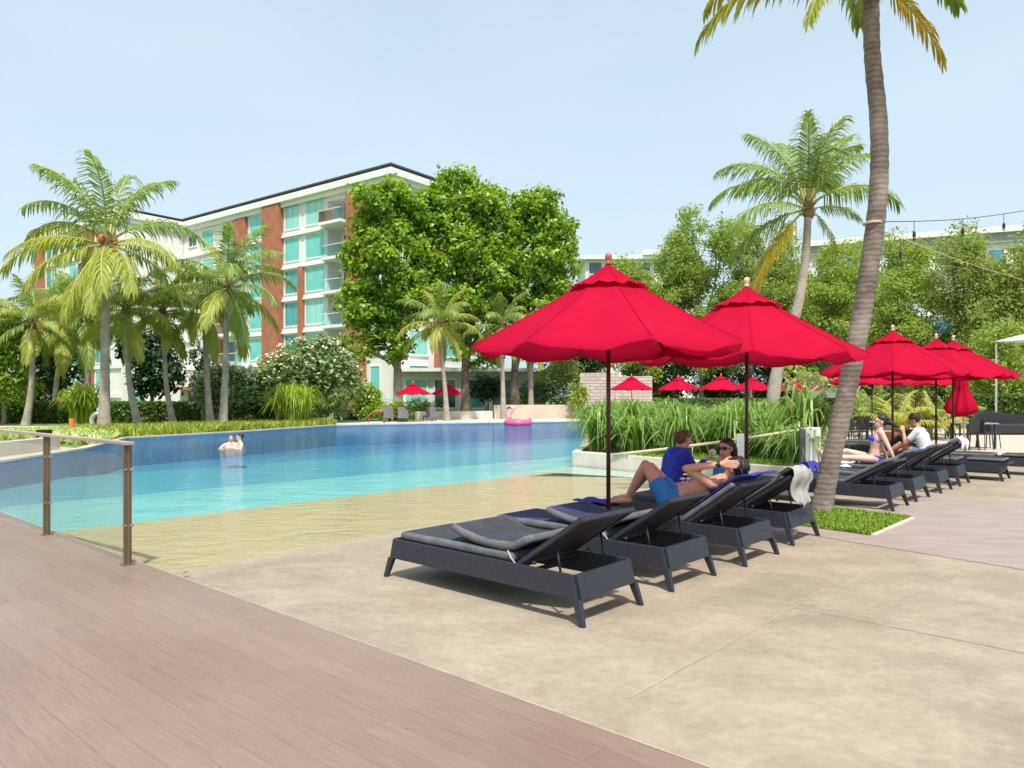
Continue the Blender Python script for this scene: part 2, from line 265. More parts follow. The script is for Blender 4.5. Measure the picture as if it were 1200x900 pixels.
# ------------------------------------------------------------------ mesh helpers
class MB:
    def __init__(s): s.v = []; s.f = []; s.m = []
    def add(s, vs, fs, mi=0):
        o = len(s.v); s.v += [tuple(v) for v in vs]; s.f += [tuple(i + o for i in f) for f in fs]; s.m += [mi] * len(fs); return s
    def box(s, c, d, rot=None, mi=0):
        x, y, z = d[0] / 2, d[1] / 2, d[2] / 2
        vs = [Vector((sx * x, sy * y, sz * z)) for sx in (-1, 1) for sy in (-1, 1) for sz in (-1, 1)]
        if rot is not None: vs = [rot @ v for v in vs]
        vs = [v + Vector(c) for v in vs]
        return s.add(vs, [(0, 1, 3, 2), (4, 6, 7, 5), (0, 4, 5, 1), (2, 3, 7, 6), (0, 2, 6, 4), (1, 5, 7, 3)], mi)
    def bb(s, x0, x1, y0, y1, z0, z1, mi=0): return s.box(((x0 + x1) / 2, (y0 + y1) / 2, (z0 + z1) / 2), (abs(x1 - x0), abs(y1 - y0), abs(z1 - z0)), None, mi)
    def bar(s, p0, p1, w, h, up=(0, 0, 1), mi=0):
        p0, p1 = Vector(p0), Vector(p1); d = p1 - p0; z = d.normalized(); x = Vector(up).cross(z)
        if x.length < 1e-4: x = Vector((1, 0, 0)).cross(z)
        x.normalize(); y = z.cross(x)
        return s.box((p0 + p1) / 2, (w, h, d.length), Matrix((x, y, z)).transposed(), mi)
    def tube(s, path, radii, n=10, mi=0, caps=True, flat=1.0):
        pts = [Vector(p) for p in path]
        if not hasattr(radii, '__len__'): radii = [radii] * len(pts)
        t0 = (pts[1] - pts[0]).normalized(); a = Vector((0, 0, 1)) if abs(t0.z) < .9 else Vector((1, 0, 0))
        x = t0.cross(a).normalized(); vs = []
        for i, p in enumerate(pts):
            t = (pts[min(i + 1, len(pts) - 1)] - pts[max(i - 1, 0)]).normalized()
            x = (x - t * x.dot(t)).normalized(); y = t.cross(x)
            for k in range(n):
                an = 2 * math.pi * k / n; vs.append(p + (x * math.cos(an) + y * math.sin(an) * flat) * radii[i])
        fs = []
        for i in range(len(pts) - 1):
            for k in range(n):
                k2 = (k + 1) % n; fs.append((i * n + k, i * n + k2, (i + 1) * n + k2, (i + 1) * n + k))
        if caps: fs.append(tuple(range(n - 1, -1, -1))); fs.append(tuple((len(pts) - 1) * n + k for k in range(n)))
        return s.add(vs, fs, mi)
    def lathe(s, prof, c=(0, 0, 0), n=16, mi=0):
        vs = []; fs = []
        for r, z in prof:
            for k in range(n): a = 2 * math.pi * k / n; vs.append((c[0] + r * math.cos(a), c[1] + r * math.sin(a), c[2] + z))
        for i in range(len(prof) - 1):
            for k in range(n): k2 = (k + 1) % n; fs.append((i * n + k, i * n + k2, (i + 1) * n + k2, (i + 1) * n + k))
        fs.append(tuple(range(n - 1, -1, -1))); fs.append(tuple((len(prof) - 1) * n + k for k in range(n)))
        return s.add(vs, fs, mi)
    def ell(s, c, r, rot=None, n=14, mi=0):
        c = Vector(c); vs = []; fs = []; m = n // 2 + 1
        for i in range(1, m):
            th = math.pi * i / m
            for k in range(n):
                a = 2 * math.pi * k / n; v = Vector((r[0] * math.sin(th) * math.cos(a), r[1] * math.sin(th) * math.sin(a), r[2] * math.cos(th)))
                if rot is not None: v = rot @ v
                vs.append(c + v)
        for i in range(m - 2):
            for k in range(n): k2 = (k + 1) % n; fs.append((i * n + k, (i + 1) * n + k, (i + 1) * n + k2, i * n + k2))
        t = Vector((0, 0, r[2])); t = rot @ t if rot is not None else t
        vs += [c + t, c - t]; a, b = len(vs) - 2, len(vs) - 1
        for k in range(n): k2 = (k + 1) % n; fs.append((a, k, k2)); fs.append((b, (m - 2) * n + k2, (m - 2) * n + k))
        return s.add(vs, fs, mi)
    def cap(s, p0, p1, r0, r1, n=12, mi=0):
        p0, p1 = Vector(p0), Vector(p1); d = p1 - p0; l = max(d.length, 1e-5); t = d / l; path = []; rad = []
        for k in range(4): a = math.pi / 2 * (1 - k / 4 * 1.0); path.append(p0 - t * r0 * math.sin(a) * .98); rad.append(max(r0 * math.cos(a), r0 * .12))
        path.append(p0); rad.append(r0); path.append(p1); rad.append(r1)
        for k in range(1, 5): a = math.pi / 2 * k / 4; path.append(p1 + t * r1 * math.sin(a) * .98); rad.append(max(r1 * math.cos(a), r1 * .12))
        return s.tube(path, rad, n, mi)
    def prism(s, poly, z0, z1, mi=0):
        n = len(poly); a = sum(poly[i][0] * poly[(i + 1) % n][1] - poly[(i + 1) % n][0] * poly[i][1] for i in range(n))
        if a < 0: poly = poly[::-1]
        vs = [(p[0], p[1], z0) for p in poly] + [(p[0], p[1], z1) for p in poly]
        fs = [tuple(range(n - 1, -1, -1)), tuple(range(n, 2 * n))] + [(i, (i + 1) % n, n + (i + 1) % n, n + i) for i in range(n)]
        return s.add(vs, fs, mi)
    def prof(s, poly, y0, y1, mi=0):            # (x,z) outline extruded along y
        n = len(poly); a = sum(poly[i][0] * poly[(i + 1) % n][1] - poly[(i + 1) % n][0] * poly[i][1] for i in range(n))
        if a < 0: poly = poly[::-1]
        vs = [(p[0], y0, p[1]) for p in poly] + [(p[0], y1, p[1]) for p in poly]
        fs = [tuple(range(n)), tuple(range(2 * n - 1, n - 1, -1))] + [(i, n + i, n + (i + 1) % n, (i + 1) % n) for i in range(n)]
        return s.add(vs, fs, mi)
    def sheet(s, poly, z, mi=0):
        n = len(poly); a = sum(poly[i][0] * poly[(i + 1) % n][1] - poly[(i + 1) % n][0] * poly[i][1] for i in range(n))
        if a < 0: poly = poly[::-1]
        return s.add([(p[0], p[1], z) for p in poly], [tuple(range(n))], mi)
    def mesh(s, name, mats, smooth=False, bevel=0, seg=2):
        me = bpy.data.meshes.new(name); me.from_pydata([tuple(v) for v in s.v], [], s.f)
        if not isinstance(mats, (list, tuple)): mats = [mats]
        for m in mats: me.materials.append(M[m] if isinstance(m, str) else m)
        me.polygons.foreach_set('material_index', s.m)
        if bevel:
            b = bmesh.new(); b.from_mesh(me)
            ed = [e for e in b.edges if len(e.link_faces) == 2 and e.calc_face_angle(0) > R(25)]
            bmesh.ops.bevel(b, geom=ed, offset=bevel, segments=seg, profile=.5, affect='EDGES', clamp_overlap=True)
            b.to_mesh(me); b.free()
        if smooth: me.polygons.foreach_set('use_smooth', [True] * len(me.polygons))
        me.update(); return me
    def build(s, name, mats, parent=None, smooth=False, bevel=0, seg=2, world=False):
        if world and parent is not None:
            o = parent.location; s.v = [(v[0] - o[0], v[1] - o[1], v[2] - o[2]) for v in s.v]
        return link(name, s.mesh(name, mats, smooth, bevel, seg), parent)
def link(name, me, parent=None):
    o = bpy.data.objects.new(name, me); C.objects.link(o)
    if parent is not None: o.parent = parent
    return o
def npmesh(name, V, Fq, mats, smooth=False, mi=None):
    me = bpy.data.meshes.new(name); k = Fq.shape[1]
    me.vertices.add(len(V)); me.vertices.foreach_set('co', V.astype(np.float32).ravel())
    me.loops.add(Fq.size); me.loops.foreach_set('vertex_index', Fq.astype(np.int32).ravel())
    me.polygons.add(len(Fq)); me.polygons.foreach_set('loop_start', np.arange(0, Fq.size, k, dtype=np.int32)); me.polygons.foreach_set('loop_total', np.full(len(Fq), k, dtype=np.int32))
    if not isinstance(mats, (list, tuple)): mats = [mats]
    for m in mats: me.materials.append(M[m])
    if smooth: me.polygons.foreach_set('use_smooth', np.ones(len(Fq), dtype=bool))
    me.update(calc_edges=True); me.validate(); return me
def tag(o, label, cat, group=None):
    o['label'] = label; o['category'] = cat
    if group: o['group'] = group
    return o
def thing(name, label, cat, loc=(0, 0, 0), rz=0, group=None, scale=1):
    o = bpy.data.objects.new(name, None); C.objects.link(o); o.location = loc; o.rotation_euler = (0, 0, rz); o.scale = (scale,) * 3
    o.empty_display_size = .2
    return tag(o, label, cat, group)
def struct(mb, name, m, kind='structure', **kw):
    o = mb.build(name, m, **kw); o['kind'] = kind; return o
def dup(root, loc, rz, label=None, scale=None):
    r = root.copy(); C.objects.link(r); r.location = loc; r.rotation_euler = (0, 0, rz)
    if scale: r.scale = (scale,) * 3
    if label: r['label'] = label
    for ch in list(root.children):
        c = ch.copy(); C.objects.link(c); c.parent = r
        for g in ch.children:
            d = g.copy(); C.objects.link(d); d.parent = c
    return r

# ------------------------------------------------------------------ ground and pool
def off(p, d, t): return (p[0] + d[0] * t, p[1] + d[1] * t)
U = (.65, .76); V = (.74, -.67)
EDGE0, EDGE1 = (-6.67, 9.63), (.793, 2.99)        # deck edge
ed = ((EDGE1[0] - EDGE0[0]) / 9.987, (EDGE1[1] - EDGE0[1]) / 9.987)
EFAR = off(EDGE0, ed, -9); ENEAR = off(EDGE1, ed, 9)
PA, PB = (1.37, 16.9), (5.4, 12.6)                # planter front
W0, W1 = (-2.87, 6.64), (1.18, 11.4)              # waterline of the beach
wd = (.648, .762)
def inter(p, d, q, e):
    den = d[0] * e[1] - d[1] * e[0]; t = ((q[0] - p[0]) * e[1] - (q[1] - p[1]) * e[0]) / den; return off(p, d, t)
T0 = off(W0, V, .75)
pd = ((PB[0] - PA[0]), (PB[1] - PA[1])); pn = math.hypot(*pd); pd = (pd[0] / pn, pd[1] / pn)
TA = inter(T0, wd, EDGE0, ed)                     # beach top meets deck
TB = inter(T0, wd, PA, pd)                        # beach top meets planter
HOLE = [TA, TB, PA, (4.9, 45.2), (-4.7, 41.6), (-9.3, 39.2), (-11.6, 32), (-14, 27.0), (-12.3, 21.4), (-11.8, 17.0), off(EDGE0, ed, -6)]
def ground():
    bm = bmesh.new()
    def loop(pts, z):
        vs = [bm.verts.new((p[0], p[1], z)) for p in pts]
        return [bm.edges.new((vs[i], vs[(i + 1) % len(vs)])) for i in range(len(vs))]
    e = loop([(-900, -300), (900, -300), (900, 1500), (-900, 1500)], -.02) + loop(HOLE, -.02)
    bmesh.ops.triangle_fill(bm, use_beauty=True, use_dissolve=False, edges=e)
    for f in bm.faces:
        if f.normal.z < 0: f.normal_flip()
    me = bpy.data.meshes.new('ground'); bm.to_mesh(me); bm.free(); me.materials.append(M['lawn'])
    o = link('ground', me); o['kind'] = 'structure'
ground()
# deck (left foreground)
struct(MB().prism([EFAR, ENEAR, (ENEAR[0] - 14, ENEAR[1] - 8), (-22, -6), (-22, 12)], -.12, .004), 'timber_deck', 'deck')
# pale trim strip along the deck edge
def strip(a, b, w, z0, z1):
    d = (b[0] - a[0], b[1] - a[1]); l = math.hypot(*d); n = (-d[1] / l * w, d[0] / l * w)
    return [a, b, (b[0] + n[0], b[1] + n[1]), (a[0] + n[0], a[1] + n[1])]
struct(MB().prism(strip(EFAR, ENEAR, .014, 0, 0), -.1, .002), 'edge_trim', 'joint')
# concrete terrace to the right of the deck and right of the pool
TER = [ENEAR, TA, TB, (PA[0] + .02, PA[1]), (4.9, 45.2), (5.2, 60), (60, 60), (60, -12), (ENEAR[0], -12)]
TER = [off(ENEAR, (0, 0), 0), TA, TB, PA, (4.92, 45.2), (5.2, 62), (70, 62), (70, -12), (ENEAR[0] + 3, -12)]
def fill(poly, z, name, m):
    bm = bmesh.new(); vs = [bm.verts.new((p[0], p[1], z)) for p in poly]
    e = [bm.edges.new((vs[i], vs[(i + 1) % len(vs)])) for i in range(len(vs))]
    bmesh.ops.triangle_fill(bm, use_beauty=True, use_dissolve=False, edges=e)
    for f in bm.faces:
        if f.normal.z < 0: f.normal_flip()
    me = bpy.data.meshes.new(name); bm.to_mesh(me); bm.free(); me.materials.append(M[m]); o = link(name, me); o['kind'] = 'structure'; return o
fill(TER, 0.0, 'terrace', 'concrete')
# pink paving band, pale plaza beyond
lowA, upA = (2.75, 8.3), (6.3, 11.5)
bd = (.6, -.8)
struct(MB().sheet([lowA, (3.14, 8.13), off((3.14, 8.13), bd, 16), off((6.5, 11.1), bd, 16), upA, (4.4, 9.9)], .004), 'paved_path', 'pinkpave')
struct(MB().sheet([(10.5, 16.5), (60, 10), (60, 60), (9.3, 60), (9.5, 27)], .004), 'plaza', 'plaza')
for a, b in ((P(738, 819), P(1046, 648)), ((2.0, 5.26), (6.3, 1.2)), ((-.6, 4.2), (.9, 2.87)), ((4.6, 5.8), (8.5, 10.2))):
    struct(MB().sheet(strip(a, b, .009, 0, 0), .003), 'paving_joint', 'joint')
# lawn patch round the big palm
patch = [(3.87, 7.98), (4.90, 9.1), (3.98, 10.1), (2.98, 8.98)]
struct(MB().sheet(patch, .009), 'soil_bed', 'grassbed')
struct(MB().prism(strip(patch[0], patch[1], -.05, 0, 0), .0, .02), 'bed_kerb', 'white_conc')
# pool floor
def ext(a, b, k=60):
    l = math.hypot(b[0] - a[0], b[1] - a[1]); d = ((b[0] - a[0]) / l, (b[1] - a[1]) / l); return off(a, d, -k), off(b, d, k)
B3 = ((-5.1, 10.1), (1.42, 17.5)); B2 = ((-7.3, 14.3), (1.9, 23.5)); B1 = ((-11, 21.7), (2.96, 36.7))
WL = 20
def between(l0, z0, l1, z1, name, m, n=1):
    a0, a1 = ext(*l0, WL); b0, b1 = ext(*l1, WL); mb = MB()
    mb.add([(a0[0], a0[1], z0), (a1[0], a1[1], z0), (b1[0], b1[1], z1), (b0[0], b0[1], z1)], [(3, 2, 1, 0)])
    o = struct(mb, name, m)
    for p in o.data.polygons:
        if p.normal.z < 0: p.flip()
    return o
def poly3(pts, name, m):
    o = struct(MB().add(pts, [tuple(range(len(pts)))]), name, m)
    for p in o.data.polygons:
        if p.normal.z < 0: p.flip()
WLa = inter(W0, wd, EDGE0, ed); WLb = inter(W0, wd, PA, pd)
B3a = inter(B3[0], (.66, .75), EDGE0, ed); B3b = inter(B3[1], (.66, .75), PA, pd)
poly3([(TA[0], TA[1], 0), (TB[0], TB[1], 0), (WLb[0], WLb[1], -.045), (WLa[0], WLa[1], -.045)], 'beach_slope', 'concrete')
poly3([(WLa[0], WLa[1], -.045), (WLb[0], WLb[1], -.045), (B3b[0], B3b[1], -.21), (B3a[0], B3a[1], -.21)], 'pool_floor', 'sandfloor')
between(((-5.1, 10.1), (1.42, 17.5)), -.26, B2, -.40, 'pool_floor', 'tile_a')
between(B3, -.21, B3, -.26, 'pool_step', 'tile_a')
between(B2, -.40, B2, -.46, 'pool_step', 'tile_b')
between(B2, -.46, B1, -.72, 'pool_floor', 'tile_b')
between(B1, -.72, B1, -.85, 'pool_step', 'tile_c')
between(B1, -.85, (off(B1[0], V, -6), off(B1[1], V, -6)), -1.05, 'pool_floor', 'tile_c')
between((off(B1[0], V, -6), off(B1[1], V, -6)), -1.05, (off(B1[0], V, -20), off(B1[1], V, -20)), -1.2, 'pool_floor', 'tile_d')
lg = [off(PA, (-pd[1], pd[0]), -.0), PB]
struct(MB().sheet([off(PA, U, -.05), off(off(PA, pd, 3.4), U, -.05), off(off(PA, pd, 3.4), U, -.5), off(PA, U, -1.5)], -.09), 'pool_ledge', 'tile_p')
wl = MB()
for i in range(2, len(HOLE)):
    a, b = HOLE[i], HOLE[(i + 1) % len(HOLE)]
    wl.add([(a[0], a[1], -.02), (b[0], b[1], -.02), (b[0], b[1], -1.3), (a[0], a[1], -1.3)], [(0, 1, 2, 3)])
struct(wl, 'pool_wall', 'tile_d')
wh = [off(WLa, ed, .3), WLb] + HOLE[2:]
fill([off(WLa, wd, 0), WLb] + HOLE[2:], -.045, 'water', 'water')
# far coping, far terrace, low ledge and low wall at the end of the pool
fill([(4.92, 45.2), (-4.7, 41.6), (-9.3, 39.2), (-12, 42), (-6, 47), (-2.5, 52.5), (5.2, 54)], .006, 'far_terrace', 'white_conc')
cp = MB()
for a, b in (((4.92, 45.2), (-4.7, 41.6)), ((-4.7, 41.6), (-9.3, 39.2))):
    cp.prism(strip(a, b, -.45, 0, 0), -.02, .05)
struct(cp, 'pool_coping', 'white_conc')
cp = MB()
for a, b in (((-9.3, 39.2), (-11.6, 32)), ((-11.6, 32), (-14, 27.0)), ((-14, 27), (-12.3, 21.4)), ((-12.3, 21.4), (-11.8, 17.0)), ((-11.8, 17), HOLE[-1])):
    cp.prism(strip(a, b, -.3, 0, 0), -.02, .03)
struct(cp, 'pool_edge_stone', 'plaza')
# path at far left behind the glass
fill([(-12.6, 21.4), (-12.1, 17.0), (-12.5, 13.2), (-30, 14), (-30, 22.5), (-17, 24)], .02, 'garden_path', 'plaza')
fill([(-12.0, 33.2), (-20.5, 37.5), (-30, 38), (-30, 36.8), (-20, 36.4), (-12.4, 32.2)], .0, 'garden_path', 'white_conc')
def wallthing(a, b, w, z0, z1, name, m, label, bevel=.01):
    o = MB().prism([(p[0] - a[0], p[1] - a[1]) for p in strip(a, b, w, 0, 0)], z0, z1).build(name, m, bevel=bevel); o.location = (a[0], a[1], 0); tag(o, label, 'wall'); return o
wallthing((-1.2, 50), (5.1, 51.3), .35, 0, .95, 'garden_wall', 'plaza', 'low beige garden wall behind the flamingo float')
wallthing((-6.1, 47.6), (-1.3, 49.8), .4, 0, .55, 'garden_wall', 'white_conc', 'white low ledge wall behind the grey pool chairs')
wallthing((-12.7, 20.8), (-12.3, 13.5), -.3, 0, .38, 'garden_wall', 'plaza', 'low tan kerb wall seen through the glass railing')
for nm, x0, x1, y, zt, lb in (('stone_wall', 4.7, 7.4, 51.2, 3.15, 'tall pinkish stacked stone wall left of the thick parasol pole'), ('stone_wall', 7.5, 9.9, 52.2, 2.95, 'tall beige stone wall behind a distant red parasol')):
    o = MB().bb(0, x1 - x0, 0, .5, 0, zt).build(nm, 'stone', bevel=.02); o.location = (x0, y, 0); tag(o, lb, 'wall')

# planter with long strap-leaved plants
PL = [PA, PB, (7.4, 17.5), (9.0, 26.5), (4.6, 33.5)]
pn_ = thing('planter', 'long raised planter with pale rendered edge beside the pool', 'planter', (PA[0], PA[1], 0))
mb = MB(); w = .22
ring_o = PL; cx = sum(p[0] for p in PL) / 5; cy = sum(p[1] for p in PL) / 5
ring_i = [(p[0] + (cx - p[0]) * .035 * 1.4, p[1] + (cy - p[1]) * .035) for p in PL]
for i in range(5):
    a, b, c, d = ring_o[i], ring_o[(i + 1) % 5], ring_i[(i + 1) % 5], ring_i[i]
    mb.prism([a, b, c, d], -1.3, .25)
mb.build('edge_wall', 'white_conc', pn_, world=True, bevel=.012)
MB().prism(ring_i, .0, .2).build('soil_fill', 'grassbed', pn_, world=True)

# ------------------------------------------------------------------ plants
def ribbon(mb, p, az, h, reach, w, seg=5, droop=1.0, mi=0, twist=0):
    ca, sa = math.cos(az), math.sin(az); sx, sy = -sa, ca; pv = None
    o = len(mb.v); vs = []
    for i in range(seg + 1):
        t = i / seg; r = reach * (t ** 1.4); z = h * (math.sin(t * math.pi * (.5 + .28 * droop)))
        ww = w * (1 - t ** 2.5) * (.55 + .45 * min(1, t * 4)) / 2 + .001
        c = (p[0] + ca * r, p[1] + sa * r, p[2] + z)
        vs.append((c[0] - sx * ww, c[1] - sy * ww, c[2] + ww * .5)); vs.append((c[0] + sx * ww, c[1] + sy * ww, c[2] + ww * .5 * (1 - twist)))
    mb.add(vs, [(2 * i, 2 * i + 1, 2 * i + 3, 2 * i + 2) for i in range(seg)], mi)
def clump_mesh(n, h, reach, w, seed, m, base=.12, seg=5, droop=(.4, 1.4)):
    r = random.Random(seed); mb = MB()
    for i in range(n):
        a = r.uniform(0, 6.283); b = r.uniform(0, base); ba = r.uniform(0, 6.283)
        k = r.uniform(.25, 1)
        ribbon(mb, (b * math.cos(ba), b * math.sin(ba), 0), a, h * r.uniform(.6, 1.05) * (1.15 - .3 * k), reach * k, w * r.uniform(.7, 1.2), seg, r.uniform(*droop))
    return mb.mesh('clump', m, smooth=True)
lily = [clump_mesh(120, .9, 1.1, .05, 10 + i, 'strap', .2, 6, (.5, 1.75)) for i in range(4)]
r2 = random.Random(5)
pts = []
def inpoly(p, poly):
    c = False; j = len(poly) - 1
    for i in range(len(poly)):
        if (poly[i][1] > p[1]) != (poly[j][1] > p[1]) and p[0] < (poly[j][0] - poly[i][0]) * (p[1] - poly[i][1]) / (poly[j][1] - poly[i][1]) + poly[i][0]: c = not c
        j = i
    return c
inner = [(p[0] + (cx - p[0]) * .12, p[1] + (cy - p[1]) * .05) for p in PL]
tries = 0
while len(pts) < 74 and tries < 8000:
    tries += 1
    q = (r2.uniform(1.3, 9), r2.uniform(12.6, 33))
    if not inpoly(q, inner): continue
    if q[1] > 24 and r2.random() < .5: continue
    # keep an open grassy strip near the front right
    if 2.6 < q[0] < 4.6 and (q[0] - PA[0]) * (-pd[1]) * -1 + (q[1] - PA[1]) * -pd[0] * -1 < 1.1 and r2.random() < .75: continue
    if all(math.hypot(q[0] - k[0], q[1] - k[1]) > .78 for k in pts): pts.append(q)
for i, q in enumerate(pts):
    o = link('lily_clump', lily[i % 4]); s = r2.uniform(.85, 1.35); o.location = (q[0], q[1], .19); o.scale = (s, s, s * r2.choice((.75, .88, 1.0, 1.1, 1.25))); o.rotation_euler = (0, 0, r2.uniform(0, 6))
    tag(o, 'arching green strap-leaved plant in the raised planter behind the sunbathers', 'plant', 'strap-leaved plants filling the raised planter')
# turf on patch and planter front
def turf(name, poly, n, h, seed, m, z=.0, lean=.5, w=.012):
    r = np.random.default_rng(seed); P_ = np.array(poly); lo, hi = P_.min(0), P_.max(0); q = []
    rr = random.Random(seed)
    while len(q) < n:
        p = (rr.uniform(lo[0], hi[0]), rr.uniform(lo[1], hi[1]))
        if inpoly(p, poly): q.append(p)
    q = np.array(q); a = r.uniform(0, 6.283, n); hh = h * r.uniform(.5, 1.2, n); ww = w * r.uniform(.6, 1.3, n)
    sd = np.stack([np.cos(a), np.sin(a), a * 0], 1) * ww[:, None]; ln = np.stack([-np.sin(a) * lean, np.cos(a) * lean, a * 0 + 1], 1) * hh[:, None]
    b = np.concatenate([q, np.full((n, 1), z)], 1)
    Vv = np.stack([b - sd, b + sd, b + ln * .6 + sd * .7, b + ln * (1.0, 1.0, .95)], 1).reshape(-1, 3)
    Fq = np.arange(n * 4).reshape(n, 4)
    o = link(name, npmesh(name, Vv, Fq, m)); o['kind'] = 'stuff'; return o
g = turf('grass', patch, 9000, .055, 3, 'turf', .008); tag(g, 'bright green grass in the bed at the foot of the big palm', 'grass')
pf = [off(off(PA, pd, 1.3), U, .12), off(off(PB, pd, -.1), U, .12), off(off(PB, pd, -.5), U, 1.4), off(off(PA, pd, 1.5), U, 1.4)]
g = turf('grass', pf, 9000, .1, 4, 'turf', .2, w=.016); tag(g, 'low grass along the planter edge under the pale handrail', 'grass')
# ground cover along the far-left edge of the pool
gc = [(-9.4, 39.6), (-11.9, 32.2), (-14.1, 27.4), (-15.6, 28), (-20, 33), (-15, 37.5), (-10.5, 42.3)]
g = turf('ground_cover', gc, 22000, .34, 5, 'cover', -.02, w=.05); tag(g, 'yellow green grassy ground cover along the far pool edge', 'ground cover')
gc2 = [(-13.0, 23), (-14.4, 27.2), (-18, 31.5), (-22, 29.5), (-17, 25.0)]
g = turf('ground_cover', gc2, 6000, .3, 6, 'coverw', -.02, lean=1, w=.09); tag(g, 'pale creeping ground cover around the foot of the tall palm', 'ground cover')
# lime tufts
lime = clump_mesh(520, 2.1, 1.9, .07, 40, 'strap_y', .8, 6, (.2, 1.5))
o = link('bamboo_grass_bush', lime); o.location = (X(343, 38.5), 38.5, 0); tag(o, 'round lime green grassy bush in front of the white-flowered tree', 'bush')
lime2 = clump_mesh(220, 2.1, 1.6, .14, 41, 'strap_y', .6, 5, (.3, 1.2))
o = link('crinum_bush', lime2); o.location = (X(97, 37), 37, 0); tag(o, 'bright green broad-strapped bush beside the tall palm trunk', 'bush')
o = link('lily_clump', lily[1]); o.location = (X(705, 17.9), 17.9, .2); o.scale = (.8, .8, .8); tag(o, 'small separate plant at the pool corner of the planter', 'plant')

def leaves(blobs, n, size, seed, aspect=.55, shell=.55, up=.5, jit=.35, clump=6, csize=.5, sub=0):
    r = np.random.default_rng(seed)
    if sub:
        nb = []; q = random.Random(seed + 5)
        for b in blobs:
            for _ in range(max(3, int(sub * (b[3] * b[5]) ** .5 * 2.2))):
                d = Vector((q.gauss(0, 1), q.gauss(0, 1), q.gauss(0, 1))).normalized() * q.uniform(.55, .95); k_ = q.uniform(.2, .42)
                m_ = min(b[3], b[5]); nb.append((b[0] + d.x * b[3], b[1] + d.y * b[4], b[2] + d.z * b[5], m_ * k_, m_ * k_, m_ * k_ * .75))
        blobs = nb; csize = csize * .6
    B = np.array(blobs, float); vol = (B[:, 3] * B[:, 4] * B[:, 5]) ** (2 / 3); pr = vol / vol.sum()
    nc = max(1, n // clump); bi = r.choice(len(B), nc, p=pr)
    d = r.normal(size=(nc, 3)); d /= np.linalg.norm(d, axis=1)[:, None]
    rad = shell + (1 - shell) * r.random(nc) ** .6
    # uneven outline
    rad *= 1 + .12 * np.sin(d[:, 0] * 5 + bi) * np.cos(d[:, 2] * 6 + bi * 2) + r.normal(size=nc) * .05
    c = B[bi, :3] + d * B[bi, 3:6] * rad[:, None]
    c = np.repeat(c, clump, 0); dd = np.repeat(d, clump, 0); m = len(c)
    c = c + r.normal(size=(m, 3)) * csize
    nn = dd * .6 + np.array([0, 0, up]) + r.normal(size=(m, 3)) * jit; nn /= np.linalg.norm(nn, axis=1)[:, None]
    t = r.normal(size=(m, 3)); t -= nn * (t * nn).sum(1)[:, None]; t /= np.linalg.norm(t, axis=1)[:, None]; s = np.cross(nn, t)
    Ls = size * r.uniform(.6, 1.3, m)[:, None]; Ws = Ls * aspect
    Vv = np.stack([c - t * Ls / 2, c + s * Ws / 2 + nn * Ws * .15, c + t * Ls / 2 - nn * Ls * .12, c - s * Ws / 2 + nn * Ws * .15], 1).reshape(-1, 3)
    return Vv, np.arange(m * 4).reshape(m, 4)
def limbs(mb, base, targets, r0, seed, n=7):
    r = random.Random(seed)
    for t in targets:
        t = Vector(t); b = Vector(base); k = r.uniform(.35, .6)
        st = b.lerp(Vector((b.x + (t.x - b.x) * .12, b.y + (t.y - b.y) * .12, b.z + (t.z - b.z) * k)), 1)
        mid = st.lerp(t, .5) + Vector((r.uniform(-.3, .3), r.uniform(-.3, .3), .25))
        mb.tube([b, st, mid, t], [r0, r0 * .75, r0 * .45, r0 * .12], n)
        for q in range(3):
            e = t + Vector((r.uniform(-1, 1), r.uniform(-1, 1), r.uniform(-.2, 1))) * (r0 * 6)
            mb.tube([mid, mid.lerp(e, .5) + Vector((0, 0, .1)), e], [r0 * .35, r0 * .2, r0 * .05], 5)
def tree(name, label, loc, blobs, n, size, trunk_r, lm, seed, group=None, cat='tree', bark='treebark', fork=None, **kw):
    o = thing(name, label, cat, loc, 0, group)
    mb = MB(); fz = fork if fork else min(b[2] for b in blobs) * .7
    mb.tube([(0, 0, -.1), (.05, 0, fz * .3), (0, .05, fz * .7), (.0, .0, fz)], [trunk_r * 1.35, trunk_r, trunk_r * .9, trunk_r * .8], 10)
    limbs(mb, (0, 0, fz), [(b[0], b[1], b[2]) for b in blobs], trunk_r * .7, seed)
    mb.build('trunk', bark, o, smooth=True)
    Vv, Fq = leaves(blobs, n, size, seed, **kw); link('crown', npmesh('crown', Vv, Fq, lm), o)
    return o
# the big broadleaf trees by the building
Yb = 50; k = Yb / F
def blobpx(lst, cxp, Y):
    out = []
    for (px, py, rx, ry, dy, rd) in lst:
        out.append(((px - cxp) / F * Y, dy, Z(py, Y), rx / F * Y, rd, ry / F * Y))
    return out
t1 = blobpx([(455, 250, 42, 42, 0, 2.4), (425, 300, 26, 30, 1, 2), (470, 305, 45, 40, -1, 2.4), (432, 360, 34, 34, 0, 2), (485, 350, 40, 34, -.6, 2), (418, 410, 22, 18, -1, 1.5), (455, 405, 30, 24, -.5, 1.6), (500, 250, 30, 30, 1, 2)], 466, Yb)
tree('broadleaf_tree', 'large round-leaved tree covering the right end of the apartment block', (X(466, Yb), Yb, 0), t1, 26000, .37, .34, 'leaf_big', 21, fork=3.4, csize=.3, clump=8, jit=.42, shell=.6, sub=8, bark='barkfar')
t2 = blobpx([(545, 240, 45, 40, 0, 2.6), (585, 260, 40, 40, 1, 2.4), (530, 300, 45, 40, -1, 2.4), (580, 320, 42, 38, -.6, 2.4), (545, 365, 40, 30, -1, 2), (600, 375, 28, 28, 0, 1.8), (560, 410, 40, 22, .3, 1.6)], 550, Yb + 2)
